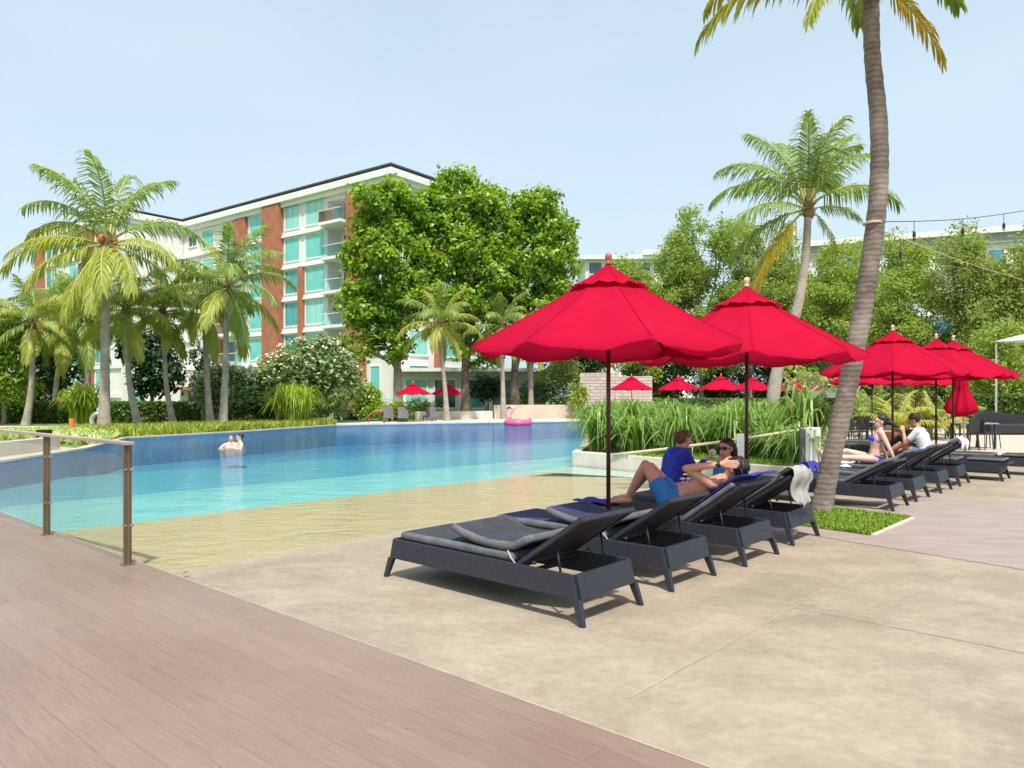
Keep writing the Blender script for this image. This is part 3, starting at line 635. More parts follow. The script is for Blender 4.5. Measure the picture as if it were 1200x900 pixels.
tree('broadleaf_tree', 'tallest round-leaved tree in the middle of the three', (X(545, Yb + 2), Yb + 2, 0), t2, 29000, .37, .34, 'leaf_big', 22, fork=3.6, csize=.3, clump=8, jit=.42, shell=.6, sub=8)
t3 = blobpx([(632, 258, 34, 36, 0, 2.2), (655, 290, 26, 38, .5, 2), (622, 305, 34, 36, -.6, 2.2), (652, 340, 26, 32, 0, 1.8), (625, 365, 32, 28, -.5, 1.8), (668, 375, 14, 18, .4, 1), (628, 405, 28, 20, -.3, 1.4)], 603, Yb + 3)
tree('broadleaf_tree', 'round-leaved tree with the right-hand crown above the first parasol', (X(603, Yb + 3), Yb + 3, 0), t3, 20000, .37, .34, 'leaf_big', 23, fork=3.4, csize=.3, clump=8, jit=.42, shell=.6, sub=8)
# frangipani trees with blossoms
def frangi(label, px, Y, blobs, n, nb, seed, r=.16):
    bl = blobpx([(b[0] - (9 if nb > 500 else 0), b[1] + 6) + b[2:] for b in blobs], px, Y)
    o = tree('frangipani_tree', label, (X(px, Y), Y, 0), bl, n, .3, r, 'leaf_frangi', seed, fork=1.1, csize=.16, clump=6)
    rr = random.Random(seed); mb = MB(); Bw = [b[3] * b[5] for b in bl]
    for i in range(nb):
        b = rr.choices(bl, Bw)[0]; th = rr.uniform(-1.9, 1.9) - math.pi / 2; ph = rr.uniform(-.1, 1.3)
        d = Vector((math.cos(ph) * math.cos(th), math.cos(ph) * math.sin(th), math.sin(ph)))
        c = Vector(b[:3]) + Vector((d.x * b[3], d.y * b[4], d.z * b[5])) * rr.uniform(1.02, 1.16)
        for q in range(rr.randint(2, 4)):
            cc = c + Vector((rr.gauss(0, .05), rr.gauss(0, .05), rr.gauss(0, .04)))
            tt = Vector((rr.gauss(0, 1), rr.gauss(0, 1), .3)).normalized() * .085
            ss = Vector((-tt.y, tt.x, rr.uniform(-.02, .06)))
            mb.add([cc - tt, cc + ss, cc + tt, cc - ss], [(0, 1, 2, 3)])
    mb.build('blossom', 'blossom', o)['kind'] = 'stuff'
    return o
frangi('broad rounded tree dotted with white flowers behind the lime bush', 372, 43, [(365, 425, 46, 32, 0, 2), (335, 440, 36, 30, -.6, 1.8), (395, 445, 30, 32, 0, 1.8), (350, 470, 40, 22, .8, 1.6), (375, 405, 26, 16, 0, 1.2), (315, 455, 24, 26, 0, 1.3)], 9000, 480, 31)
frangi('smaller white-flowered tree behind two palm trunks', 262, 41, [(265, 440, 26, 18, 0, 1.1), (248, 455, 18, 20, 0, 1), (285, 452, 24, 20, 0, 1.1), (265, 470, 26, 12, .5, 1)], 3600, 260, 32, .1)
# dark trees, hedges and shrubs in the left garden
tree('dark_tree', 'dark leafy tree in front of the white annex wall', (X(178, 46), 46, 0), blobpx([(178, 420, 26, 26, 0, 1.5), (160, 405, 20, 22, 0, 1.2), (195, 440, 20, 20, 0, 1.2), (175, 450, 22, 16, 0, 1.1), (190, 395, 18, 16, .5, 1)], 178, 46), 4200, .34, .12, 'leaf_dark', 33, csize=.2)
tree('dark_tree', 'dark tree behind the leftmost palm trunks', (X(62, 52), 52, 0), blobpx([(50, 430, 20, 26, 0, 1.5), (70, 440, 20, 26, 0, 1.5), (62, 410, 24, 20, 0, 1.2), (40, 455, 20, 20, 0, 1.2)], 62, 52), 3800, .34, .14, 'leaf_dark', 34, csize=.25)
tree('lime_tree', 'lime green leafy tree at the far left edge', (X(4, 40), 40, 0), blobpx([(5, 380, 20, 22, 0, 1.4), (8, 410, 26, 24, 0, 1.4), (0, 440, 30, 26, 0, 1.4), (12, 455, 22, 20, .5, 1.1), (-15, 400, 25, 35, 0, 1.5)], 4, 40), 6500, .24, .12, 'leaf_lime', 35, csize=.18)
tree('small_tree', 'thin young tree beside the garden lamp', (X(242, 45), 45, 0), blobpx([(236, 420, 12, 14, 0, .6), (245, 440, 13, 14, 0, .6), (230, 445, 9, 10, 0, .5)], 242, 45), 700, .26, .07, 'leaf_dark', 36, csize=.15)
def hedge(label, a, b, w, h, n, seed, m='leaf_hedge', name='hedge'):
    o = thing(name, label, 'hedge', (a[0], a[1], 0)); d = Vector((b[0] - a[0], b[1] - a[1], 0)); l = d.length; d.normalize(); s = Vector((-d.y, d.x, 0))
    MB().box(d * l / 2 + Vector((0, 0, h * .45)), (l - .3, w - .3, h * .86), Matrix((d, s, Vector((0, 0, 1)))).transposed()).build('twigs', 'soil', o)
    r = np.random.default_rng(seed); u = r.random(n) * l; f = r.integers(0, 3, n)
    v = np.where(f == 0, -w / 2, np.where(f == 1, w / 2, (r.random(n) - .5) * w)); z = np.where(f == 2, h, r.random(n) * h) + r.normal(size=n) * .04
    c = np.outer(u, np.array(d)) + np.outer(v + r.normal(size=n) * .05, np.array(s)); c[:, 2] = z
    nn = r.normal(size=(n, 3)) + np.array([0, -.4, .6]); nn /= np.linalg.norm(nn, axis=1)[:, None]
    t = r.normal(size=(n, 3)); t -= nn * (t * nn).sum(1)[:, None]; t /= np.linalg.norm(t, axis=1)[:, None]; q = np.cross(nn, t); S = .11
    Vv = np.stack([c - t * S, c + q * S * .6, c + t * S, c - q * S * .6], 1).reshape(-1, 3)
    link('foliage', npmesh('foliage', Vv, np.arange(n * 4).reshape(n, 4), m), o)
hedge('long dark clipped hedge behind the palms at the left', (X(-60, 43), 43), (X(232, 43.5), 43.5), 1.3, 1.12, 16000, 51)
hedge('lower clipped hedge in front of the annex door', (X(232, 46), 46), (X(330, 46), 46), 1.0, .6, 5000, 52)
def shrub(label, px, py, rx, ry, Y, n, size, m, seed, name='shrub', z0=0):
    o = thing(name, label, 'shrub', (X(px, Y), Y, 0)); zc = Z(py, Y); rr = random.Random(seed)
    bl = [((rr.uniform(-.5, .5)) * rx / F * Y, rr.uniform(-.3, .3), zc + rr.uniform(-.4, .4) * ry / F * Y, rx / F * Y * rr.uniform(.5, .75), rx / F * Y * .6, ry / F * Y * rr.uniform(.55, .75)) for _ in range(5)]
    Vv, Fq = leaves(bl, n, size, seed, csize=size * .6, clump=5, shell=.4); link('foliage', npmesh('foliage', Vv, Fq, m), o)
    mb = MB()
    for b in bl: mb.tube([(0, 0, -.05), (b[0] * .5, b[1] * .5, b[2] * .5), b[:3]], [.05, .035, .01], 5)
    mb.build('stem', 'treebark', o, smooth=True)
shrub('dark rounded shrub left of the first garden parasol', 432, 468, 24, 22, 47, 2600, .22, 'leaf_big', 61)
shrub('bright green low shrub under the garden parasols', 455, 482, 26, 12, 46, 1800, .2, 'leaf_lime', 62)
shrub('shrub with light green leaves between the garden parasols', 492, 478, 22, 14, 52, 1500, .2, 'leaf_lime', 63)
shrub('dark shrub at the foot of the flowered tree', 318, 478, 26, 16, 42, 1500, .24, 'leaf_dark', 64)
shrub('dark shrub between the two broadleaf trunks', 572, 458, 26, 24, 56, 1900, .26, 'leaf_dark', 65)
shrub('tall olive shrub behind the low beige wall', 655, 440, 30, 34, 56, 4200, .2, 'leaf_olive', 66)
shrub('dark green shrub mass right above the low beige wall', 640, 465, 42, 14, 55, 2400, .22, 'leaf_dark', 67)
shrub('low bush with bronze foliage left of the stone wall', 612, 468, 18, 12, 54, 1000, .2, 'leaf_olive', 68)
shrub('dark shrub beneath the balconies of the apartment block', 405, 490, 20, 12, 48, 900, .22, 'leaf_dark', 69)
# ------------------------------------------------------------------ palms
fcache = {}
def frond_mesh(elev, tone, seed, n=38, width=.075, leaf=.85, seg=2):
    key = (elev, tone, seed, n, width, leaf)
    if key in fcache: return fcache[key]
    r = random.Random(seed * 101 + elev); Lf = 1.0; mb = MB()
    droop = R({75: 62, 55: 85, 35: 88, 12: 82, -15: 62, -45: 38}.get(elev, 70)) * r.uniform(.85, 1.15)
    pts = []; tg = []; p = Vector((0, 0, 0)); NP = 24; yaw = r.uniform(-.18, .18)
    for i in range(NP + 1):
        t = i / NP; th = R(elev) - droop * (t ** 1.5); d = Vector((math.cos(th), math.sin(yaw * t) * math.cos(th), math.sin(th))).normalized()
        pts.append(p.copy()); tg.append(d); p = p + d * (4.0 / NP)
    mb.tube(pts, [.05 * (1 - .85 * i / NP) + .006 for i in range(NP + 1)], 5, 1)
    for i in range(n):
        t = .16 + .83 * (i + r.uniform(-.3, .3)) / n; t = min(t, .985); f = t * NP; a = int(f); q = pts[a].lerp(pts[min(a + 1, NP)], f - a); tn = tg[a]
        ll = leaf * 1.1 * (math.sin(math.pi * (.12 + .84 * t)) ** .55) * r.uniform(.7, 1.12)
        for sd in (-1, 1):
            side = Vector((0, 0, 1)).cross(tn)
            if side.length < .05: side = Vector((0, 1, 0))
            side.normalize(); side *= sd; upv = tn.cross(side) * sd
            if upv.z < 0: upv = -upv
            d0 = (side * (1.0 - .45 * t) + tn * (.45 + .7 * t) + upv * r.uniform(-.15, .35) + Vector((0, 0, -.3))).normalized()
            d1 = (d0 + Vector((0, 0, -r.uniform(.6, 1.3)))).normalized(); d2 = (d1 + Vector((0, 0, -r.uniform(.8, 1.8)))).normalized()
            m1 = q + d0 * ll * .4; m2 = m1 + d1 * ll * .35; tip = m2 + d2 * ll * .25
            wv = (tn - d0 * tn.dot(d0)); wv = wv.normalized() * width / 2 if wv.length > .02 else Vector((0, 0, width / 2))
            mb.add([q - wv * .5, q + wv * .5, m1 + wv, m1 - wv, m2 + wv * .7, m2 - wv * .7, tip], [(0, 1, 2, 3), (3, 2, 4, 5), (5, 4, 6)], 0)
    me = mb.mesh('frond', [{'g': 'frond', 'y': 'frond_y', 'o': 'frond_o'}[tone], 'rachis']); fcache[key] = me; return me
def palm(label, path, radii, flen, fronds, seed, bark='barkfar', nuts=0, nleaf=38, width=.075, base_flare=1.35, leaf=1.1, detail=40):
    # path: world points from the foot to the crown
    base = Vector(path[0]); o = thing('coconut_palm', label, 'palm tree', tuple(base))
    r = random.Random(seed)
    # smooth resample (Catmull-Rom)
    Pp = [Vector(p) - base for p in path]; Pp = [Pp[0] * 2 - Pp[1]] + Pp + [Pp[-1] * 2 - Pp[-2]]; pts = []; rad = []
    segs = len(Pp) - 3; per = max(4, detail // segs); rr = [q * (.74 if bark == 'barkfar' else 1) for q in radii]
    for i in range(segs):
        a, b, c, d = Pp[i:i + 4]
        for k in range(per + (1 if i == segs - 1 else 0)):
            t = k / per; t2, t3 = t * t, t * t * t
            pts.append(.5 * (2 * b + (c - a) * t + (2 * a - 5 * b + 4 * c - d) * t2 + (3 * b - a - 3 * c + d) * t3))
            ra = rr[i] * (1 - t) + rr[i + 1] * t; g = (i + t) / segs
            rad.append(ra * (1 + (base_flare - 1) * math.exp(-g * 14)) * (1 + .035 * math.sin(len(pts) * 2.4) + r.uniform(-.02, .02)))
    MB().tube(pts, rad, 14).build('trunk', bark, o, smooth=True)
    top = Pp[-2]
    mb = MB(); rt = rr[-1]
    mb.tube([top + Vector((0, 0, -rt * 1.5)), top, top + Vector((0, 0, rt * 3)), top + Vector((0, 0, rt * 6))], [rt * 1.0, rt * 1.7, rt * 1.5, rt * .4], 10)
    for i in range(14):
        a = r.uniform(0, 6.28); d = Vector((math.cos(a), math.sin(a), 0)); z = r.uniform(-1.5, 3) * rt
        mb.tube([top + d * rt * .7 + Vector((0, 0, z)), top + d * rt * 1.8 + Vector((0, 0, z + rt * .9)), top + d * rt * 2.7 + Vector((0, 0, z + rt * r.uniform(-.6, 1.8)))], [rt * .45, rt * .35, rt * .08], 5)
    mb.build('leaf_sheath', 'fibre', o, smooth=True)
    for i in range(nuts):
        a = r.uniform(0, 6.28); q = top + Vector((math.cos(a) * rt * 2, math.sin(a) * rt * 2, r.uniform(-.5, 3) * rt))
        MB().ell(q, (.13, .13, .17), n=10).build('coconut', 'orange' if nuts > 5 else 'rachis', o, smooth=True)
    for fr in fronds:
        az, el, sc, tone = fr[:4]
        f = link('frond', frond_mesh(el, tone, r.randint(1, 3), nleaf, width, leaf), o)
        f.location = top + Vector((math.cos(R(az)) * rt * .8, math.sin(R(az)) * rt * .8, rt * (2.6 if el > 20 else 1.2))); f.rotation_euler = (R(r.uniform(-12, 12)), 0, R(az)); s = flen / 4.0 * sc; f.scale = (s, s, s)
    return o
def crown(seed, n=20, yel=.3):
    r = random.Random(seed); out = []; els = [75, 75, 75, 55, 55, 55, 55, 35, 35, 35, 35, 12, 12, 12, 12, -15, -15, -15, -45, -45][:n]
    for i, e in enumerate(els):
        tone = 'y' if (e < 30 and r.random() < yel + .3) or (r.random() < yel * .5) else 'g'
        out.append((i * 137.5 + r.uniform(-15, 15), e, r.uniform(.85, 1.08), tone))
    return out
def pw(lst): return [(X(px, Y), Y, Z(py, Y)) for px, py, Y in lst]
# foreground palm
fg = [(175, 12, 1.0, 'y'), (168, 35, 1.0, 'y'), (-3, -45, .6, 'o'), (-150, -15, .7, 'y'), (120, 55, 1, 'g'), (60, 55, 1, 'g'), (90, 75, 1, 'g'), (-60, 55, .9, 'g'), (-100, 35, .8, 'y'), (200, 55, 1, 'g'), (30, 35, .9, 'g'), (-30, 75, 1, 'g'), (140, 35, 1, 'y'), (70, 35, .9, 'g')]
palm('tall leaning palm rising from the grass bed among the loungers', pw([(962, 602, 9.6), (973, 545, 9.6), (990, 470, 9.55), (1004, 400, 9.5), (1018, 320, 9.4), (1029, 230, 9.25), (1030, 150, 9.15), (1022, 60, 9.0), (1021, -14, 8.9)]),
     [.118, .115, .118, .12, .118, .11, .105, .095, .09], 2.3, fg, 3, 'bark', 0, 60, .07, 1.25, .85, 90)
# second palm behind the planter
c2 = [(180, 55, 1, 'g'), (150, 75, 1, 'g'), (90, 75, 1.0, 'g'), (30, 75, .95, 'g'), (0, 75, .9, 'g'), (-80, 75, .9, 'g'), (-120, 75, .9, 'g'), (178, 35, 1.0, 'g'), (200, 12, .95, 'g'), (172, -15, .95, 'g'), (195, -45, .9, 'o'), (5, 35, 1.0, 'g'), (-10, 12, .5, 'g'), (40, 55, .95, 'g'), (-60, 55, .8, 'g'), (-5, -45, .5, 'y'), (130, 55, .95, 'g')]
palm('palm with one yellow hanging frond between the second parasol and the tall trunk', pw([(903, 490, 24), (912, 430, 24), (932, 370, 24), (943, 310, 24), (947, 250, 24)]), [.27, .26, .22, .18, .15], 3.4, c2, 4, 'barkfar', 0, 60, .06, 1.3, 1.15)
# left garden palms
palm('tallest palm at the left with orange coconuts above the pool', pw([(122, 504, 33), (123, 430, 33), (124, 350, 33), (126, 292, 33)]), [.33, .26, .22, .2], 4.5,
     [(95, 75, 1.05, 'g'), (160, 75, 1.1, 'g'), (60, 75, .9, 'g'), (20, 75, .95, 'g'), (-90, 75, 1, 'g'), (178, 55, 1, 'g'), (200, 75, .95, 'g'), (170, 35, 1.0, 'y'), (190, 12, 1.05, 'y'), (215, 12, .9, 'y'), (0, 35, 1, 'g'), (-15, 12, .95, 'y'), (15, -15, .9, 'g'), (-40, -15, .95, 'y'), (-70, -15, .9, 'y'), (-105, -45, .9, 'y'), (-85, -45, .85, 'y'), (-130, -15, .95, 'y'), (230, -15, .9, 'g'), (130, 12, .9, 'g'), (50, 12, .9, 'g')], 5, 'barkfar', 9)
lp = [('palm with grey trunk nearest the left edge of the garden', [(30, 500, 40), (37, 450, 40), (38, 382, 40)], [.28, .2, .16], 2.8, 11),
      ('palm whose trunk curves down to the right behind the tallest palm', [(163, 503, 36), (152, 450, 36), (149, 405, 36), (147, 368, 36)], [.26, .19, .16, .14], 2.9, 12),
      ('slender palm in front of the dark garden tree', [(204, 501, 38), (196, 460, 38), (193, 420, 38), (190, 368, 38)], [.24, .17, .15, .13], 2.7, 13),
      ('palm with shaded trunk left of the tall-crowned garden palm', [(247, 501, 39), (243, 450, 39), (241, 400, 39), (240, 372, 39)], [.28, .2, .19, .17], 2.9, 14),
      ('palm with broad drooping crown in front of the brick pillars', [(261, 504, 36), (264, 440, 36), (265, 390, 36), (266, 342, 36)], [.28, .2, .17, .15], 3.5, 15),
      ('palm partly hidden behind the leftmost two trunks', [(62, 500, 50), (66, 450, 50), (72, 410, 50), (75, 385, 50)], [.26, .2, .2, .18], 4.0, 16),
      ('short palm behind the tallest palm with bunched crown', [(108, 500, 46), (104, 450, 46), (100, 400, 46), (98, 375, 46)], [.26, .2, .2, .18], 3.6, 17),
      ('small palm in front of the broadleaf trees above the garden parasols', [(524, 494, 46.5), (521, 450, 46.5), (517, 410, 46.5), (516, 382, 46.5)], [.26, .17, .14, .12], 3.0, 18),
      ('palm left of the pink float against the broadleaf trees', [(590, 493, 50), (589, 440, 50), (587, 400, 50), (588, 385, 50)], [.24, .2, .18, .16], 2.9, 19),
      ('palm with pale trunk behind the low beige wall', [(622, 492, 53), (622, 440, 53), (623, 415, 53), (624, 398, 53)], [.28, .26, .24, .2], 2.6, 20)]
for lb, pth, rad, fl, sd in lp:
    palm(lb, pw(pth), rad, fl * 1.02, crown(sd, 20, .35 if sd != 18 else .6), sd, nleaf=56, width=.06)

# trees behind the dining area and planter (feathery crowns)
fk = []
def feather(label, px, Y, top, bot, wd_, m, seed, n=9000, size=.26, r=.2, name='rain_tree'):
    rr = random.Random(seed); bl = []
    for i in range(9):
        v = i / 8; py = top - 4 + (bot - top) * (v ** .9) * .9 + 12; ww = wd_ * (.45 + .55 * math.sin(math.pi * min(1, v * .8 + .15)))
        bl.append((px + rr.uniform(-.55, .55) * ww, py + rr.uniform(-4, 8), ww * rr.uniform(.5, .72), (bot - top) * rr.uniform(.13, .2) + 4, rr.uniform(-1.5, 1.5), ww / F * Y * .5))
    return tree(name, label, (X(px, Y), Y, 0), blobpx(bl, px, Y), int(n * 1.9), size * 1.15, r, m, seed, csize=.42, clump=9, jit=.7, aspect=.42, fork=2.5, shell=.5, sub=5)
feather('feathery tree with the highest top right of the first parasol finial', 822, 62, 254, 420, 52, 'leaf_feather', 71, 15000)
feather('light green tree directly above the first parasol', 752, 60, 310, 430, 52, 'leaf_lime' if 0 else 'leaf_feather', 72, 9000)
feather('rounded light green tree behind the second palm crown', 880, 64, 274, 420, 66, 'leaf_olive', 73, 15000)
feather('bushy tree between the second palm and the tall leaning trunk', 965, 62, 294, 430, 45, 'leaf_feather', 74, 11000)
feather('tree with thin foliage right of the tall leaning trunk', 1060, 50, 284, 440, 60, 'leaf_feather', 75, 10500, .22)
feather('olive tree with brown seed pods under the string lights', 1125, 48, 278, 430, 62, 'leaf_olive', 76, 10500, .22)
feather('broad feathery tree in front of the long white building', 1000, 66, 288, 420, 62, 'leaf_feather', 84, 12000)
feather('pale feathery tree in the gap behind the second palm trunk', 925, 67, 280, 420, 55, 'leaf_feather', 85, 12000)
feather('open-crowned tree at the right edge of the picture', 1190, 46, 280, 450, 58, 'leaf_olive', 77, 9000, .22)
feather('lower leafy tree behind the closed parasol', 1165, 40, 395, 490, 50, 'leaf_feather', 78, 7000, .2, .14)
feather('low green tree behind the two middle parasols', 1030, 56, 380, 470, 60, 'leaf_hedge', 79, 6500, .24, .14)
feather('tree filling the gap behind the stone wall', 790, 66, 370, 470, 70, 'leaf_hedge', 80, 8000, .28, .2)
feather('leafy tree between the first two parasol poles, far behind the planter', 845, 70, 372, 478, 66, 'leaf_hedge', 86, 8500, .28, .2)
feather('leafy tree low behind the stone wall and its red parasol', 755, 72, 385, 480, 55, 'leaf_hedge', 87, 7000, .28, .2)
feather('dark-leaved tree behind the distant red parasols', 905, 68, 380, 475, 75, 'leaf_hedge', 81, 8500, .28, .2)
feather('dark tree between the broadleaf crowns and the stone wall', 690, 58, 385, 480, 42, 'leaf_dark', 82, 7500, .28, .2, 'dark_tree')
feather('leafy tree beyond the plaza at the right', 1110, 60, 420, 490, 60, 'leaf_hedge', 83, 5500, .24, .14)
# bare-branched frangipanis over the stone wall and behind the planter
def bare(label, px, Y, h, wdt, seed, n=60):
    o = thing('frangipani_tree', label, 'tree', (X(px, Y), Y, 0)); r = random.Random(seed); mb = MB(); tips = []
    def grow(p, d, l, rad, lev):
        q = p + d * l; mb.tube([p, p.lerp(q, .5) + Vector((r.uniform(-.05, .05), r.uniform(-.05, .05), 0)) * l, q], [rad, rad * .85, rad * .7], 6)
        if lev == 0: tips.append(q); return
        for k in range(r.choice((2, 3))):
            a = r.uniform(0, 6.28); nd = (d + Vector((math.cos(a) * wdt, math.sin(a) * wdt, r.uniform(.0, .35)))).normalized(); grow(q, nd, l * r.uniform(.62, .85), rad * .68, lev - 1)
    grow(Vector((0, 0, -.05)), Vector((.05, 0, 1)), h * .3, .13, 4)
    mb.build('trunk', 'white_conc' if 0 else 'barkfar', o, smooth=True)
    bl = [(t.x, t.y, t.z, .28, .28, .22) for t in tips]
    Vv, Fq = leaves(bl, n * 20, .24, seed, csize=.12); link('crown', npmesh('crown', Vv, Fq, 'leaf_olive'), o)
bare('frangipani with bare pale branches above the stone wall', 722, 56, 4.4, .8, 91, 26)
bare('sparse frangipani between the second parasol pole and the leaning trunk', 935, 33, 3.4, 1.0, 92, 24)
bare('sparse frangipani just right of the leaning palm trunk', 1008, 36, 3.6, .9, 93, 22)

# ------------------------------------------------------------------ buildings
wcache = {}
def window_mesh(w, h, kind):
    k = (round(w, 2), round(h, 2), kind)
    if k in wcache: return wcache[k]
    f = MB(); t = .13
    f.bb(-w / 2 - t, -w / 2, -.05, .06, -t, h + t); f.bb(w / 2, w / 2 + t, -.05, .06, -t, h + t); f.bb(-w / 2, w / 2, -.05, .06, h, h + t); f.bb(-w / 2, w / 2, -.05, .1, -t, 0)
    if kind == 'small': f.bb(-.03, .03, -.03, .04, 0, h)
    p = MB().bb(-w / 2, w / 2, -.04, .01, 0, h)
    if kind != 'small': p.bb(-.02, .02, .011, .03, 0, h)
    wcache[k] = (f.mesh('window_frame', 'white_trim'), p.mesh('pane', {'teal': 'teal', 'teal_b': 'teal_b', 'teal_c': 'teal_c', 'dark': 'teal_dark', 'small': 'teal_dark', 'blue': 'bluewin'}[kind])); return wcache[k]
wr = random.Random(77)
def window(parent, x, y, z, w, h, kind, rz=0):
    if kind == 'teal': kind = wr.choice(('teal', 'teal', 'teal_b', 'teal_c'))
    a, b = window_mesh(w, h, kind); o = link('window', a, parent); o.location = (x, y, z); o.rotation_euler = (0, 0, rz)
    q = link('pane', b, o); return o
ANG = math.atan2(.6, -.8)
ZB = [18.4 - 3.25 * k for k in range(6)]
def balcony(parent, x0, x1, z, proud=.8, m='bglass', back=-1.6, rail=1.05):
    o = MB().bb(x0, x1, back, proud, z - .28, z).build('balcony', 'white_trim', parent)
    g = MB().bb(x0 + .05, x1 - .05, proud - .1, proud - .06, z + .02, z + rail); g.bb(x0 + .05, x0 + .09, .02, proud - .1, z + .02, z + rail); g.build('railing_glass', m, o)
    r = MB().bb(x0, x1, proud - .12, proud - .04, z + rail, z + rail + .06); r.build('rail', 'white_trim', o)
# main block
Cc = (-10.8, 66)
bm_ = thing('apartment_building', 'six-storey white and brick apartment block with teal windows', 'building', (Cc[0], Cc[1], 0), ANG)
w = MB(); w.bb(0, 5.6, -12, 0, 0, 20.7); w.bb(8.7, 34.5, -12, 0, 0, 20.7); w.bb(5.6, 8.7, -12, -1.6, 0, 20.7)
w.bb(5.6, 8.7, -1.6, 0, 20.3, 20.7); w.build('wall', 'white_wall', bm_)
tr = MB()
for z in ZB:
    tr.bb(8.72, 34.5, 0, .16, z - .62, z - .32); tr.bb(8.74, 34.5, 0, .28, z - .8, z - .62)
tr.build('string_course', 'white_trim', bm_)
cn = MB(); cn.bb(-.7, 34.2, -12.7, .7, 21.15, 21.75); cn.bb(-.35, 34.2, -12.35, .35, 20.7, 21.15); cn.build('cornice', 'white_trim', bm_)
rf = MB(); rf.bb(.3, 34.2, -11.7, -.2, 21.75, 22.05); rf.build('roof_screen', 'roofgrey', bm_)
rf = MB(); rf.bb(-.5, 34.2, -12.5, .5, 22.05, 22.2); rf.build('roof', 'roofdark', bm_)
rf = MB(); rf.add([(-.4, .4, 22.2), (34.2, .4, 22.2), (34.2, -12.4, 22.2), (-.4, -12.4, 22.2), (4, -6, 22.7), (34.2, -6, 22.7)], [(0, 4, 5, 1), (1, 5, 2), (2, 5, 4, 3), (3, 4, 0)]); rf.build('roof_pitch', 'roofgrey', bm_)
def pillar(x0, x1, z0, z1, pr=.55):
    return MB().bb(x0, x1, .0, pr, z0, z1).build('brick_pillar', 'brick', bm_, bevel=.03)
pillar(3.2, 5.5, 0, 20.68, .5); pillar(15.6, 18.5, 0, 21.22, .6); pillar(21.8, 23.9, 17.6, 20.68, .4); pillar(12.17, 12.75, 0, 14.4, .45)
pillar(8.0, 8.9, 18.0, 19.3, .95); pillar(26.3, 27.6, 0, 14, .5)
for r_, z in enumerate(ZB):
    window(bm_, 10.5, .02, z, 2.9, 2.3, 'teal'); window(bm_, 14.1, .02, z, 2.3, 2.3, 'teal'); window(bm_, 20.1, .02, z, 2.5, 2.2, 'teal')
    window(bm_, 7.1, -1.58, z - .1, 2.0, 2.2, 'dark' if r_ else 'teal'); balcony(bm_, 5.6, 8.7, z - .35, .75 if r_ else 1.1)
    window(bm_, 2.0, .02, z, 1.2, 2.1, 'teal')
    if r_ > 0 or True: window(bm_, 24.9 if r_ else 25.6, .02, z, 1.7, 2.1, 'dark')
    if r_: balcony(bm_, 21.9, 26.1, z - .35, 1.3, back=0)
    window(bm_, 29.4, .02, z, 2.3, 1.9, 'teal'); window(bm_, 32.6, .02, z + .5, 1.6, 1.1, 'small')
    for yy in (-3.5, -8.2):
        window(bm_, -.02, yy, z, 2.4, 2.2, 'teal', R(90))
MB().bb(-.5, 0, -5.6, -6.6, 0, 20.68).build('brick_pillar', 'brick', bm_, bevel=.03)
# wing
J = (-42.8, 81.2)
bw = thing('apartment_building', 'white wing with blank side wall behind the palms at the left', 'building', (J[0], J[1], 0), ANG)
MB().bb(0, 24, -14, 0, 0, 20.7).build('wall', 'white_wall', bw)
cn = MB(); cn.bb(-.5, 24.3, -13.5, .6, 21.2, 21.9); cn.bb(-.25, 24.15, -13.4, .3, 20.7, 21.2); cn.build('cornice', 'white_trim', bw)
MB().bb(-.4, 24.3, -13.4, .5, 22.1, 22.22).build('roof', 'roofdark', bw); MB().bb(.4, 24, -13, -.3, 21.9, 22.1).build('roof_screen', 'roofgrey', bw)
tr = MB()
for z in ZB: tr.bb(.1, 24, 0, .2, z - .75, z - .35)
tr.build('string_course', 'white_trim', bw)
for xx in (6.6, 13.5, 20):
    MB().bb(xx, xx + 1.9, 0, .55, 0, 20.68 if xx != 13.5 else 14).build('brick_pillar', 'brick', bw, bevel=.03)
    for z in ZB:
        window(bw, xx - 1.6, .02, z, 2.2, 2.2, 'teal')
        window(bw, xx + 3.6, .02, z, 1.5, 2.1, 'dark' if (xx + z) % 2 > 1 else 'teal')
for z in ZB[:4]: window(bw, 2.0, .02, z, 1.6, 1.6, 'small')
# annex with canopy
an = thing('garden_annex', 'low white annex with a flat pinkish canopy over its door', 'building', (X(150, 56), 56, 0))
MB().bb(0, X(222, 56) - X(150, 56), 0, 6, 0, 3.2).build('wall', 'white_wall', an)
MB().bb(4.0, 6.2, -1.4, 0, 2.0, 2.25).build('canopy', 'terracotta', an, bevel=.02)
MB().bb(4.6, 5.6, -.06, -.002, .0, 1.95).build('door', 'teal_dark', an)
MB().bb(X(150, 56) * 0 + .3, 1.1, -.06, -.002, .8, 1.9).build('window', 'teal', an)
# white ground floor units seen between trunks under the broadleaf trees
gf = thing('pool_house', 'white glazed ground-floor pavilion behind the garden parasols', 'building', (X(470, 62), 62, 0))
w_ = X(640, 62) - X(470, 62); MB().bb(0, w_, 0, 6, 0, 3.6).build('wall', 'white_wall', gf); MB().bb(-.4, w_ + .4, -.8, 6.2, 3.6, 3.9).build('roof', 'white_trim', gf)
for i in range(5):
    window(gf, 1.3 + i * 2.4, -.02, .6, 1.7, 2.3, 'dark' if i % 2 else 'teal', R(180))
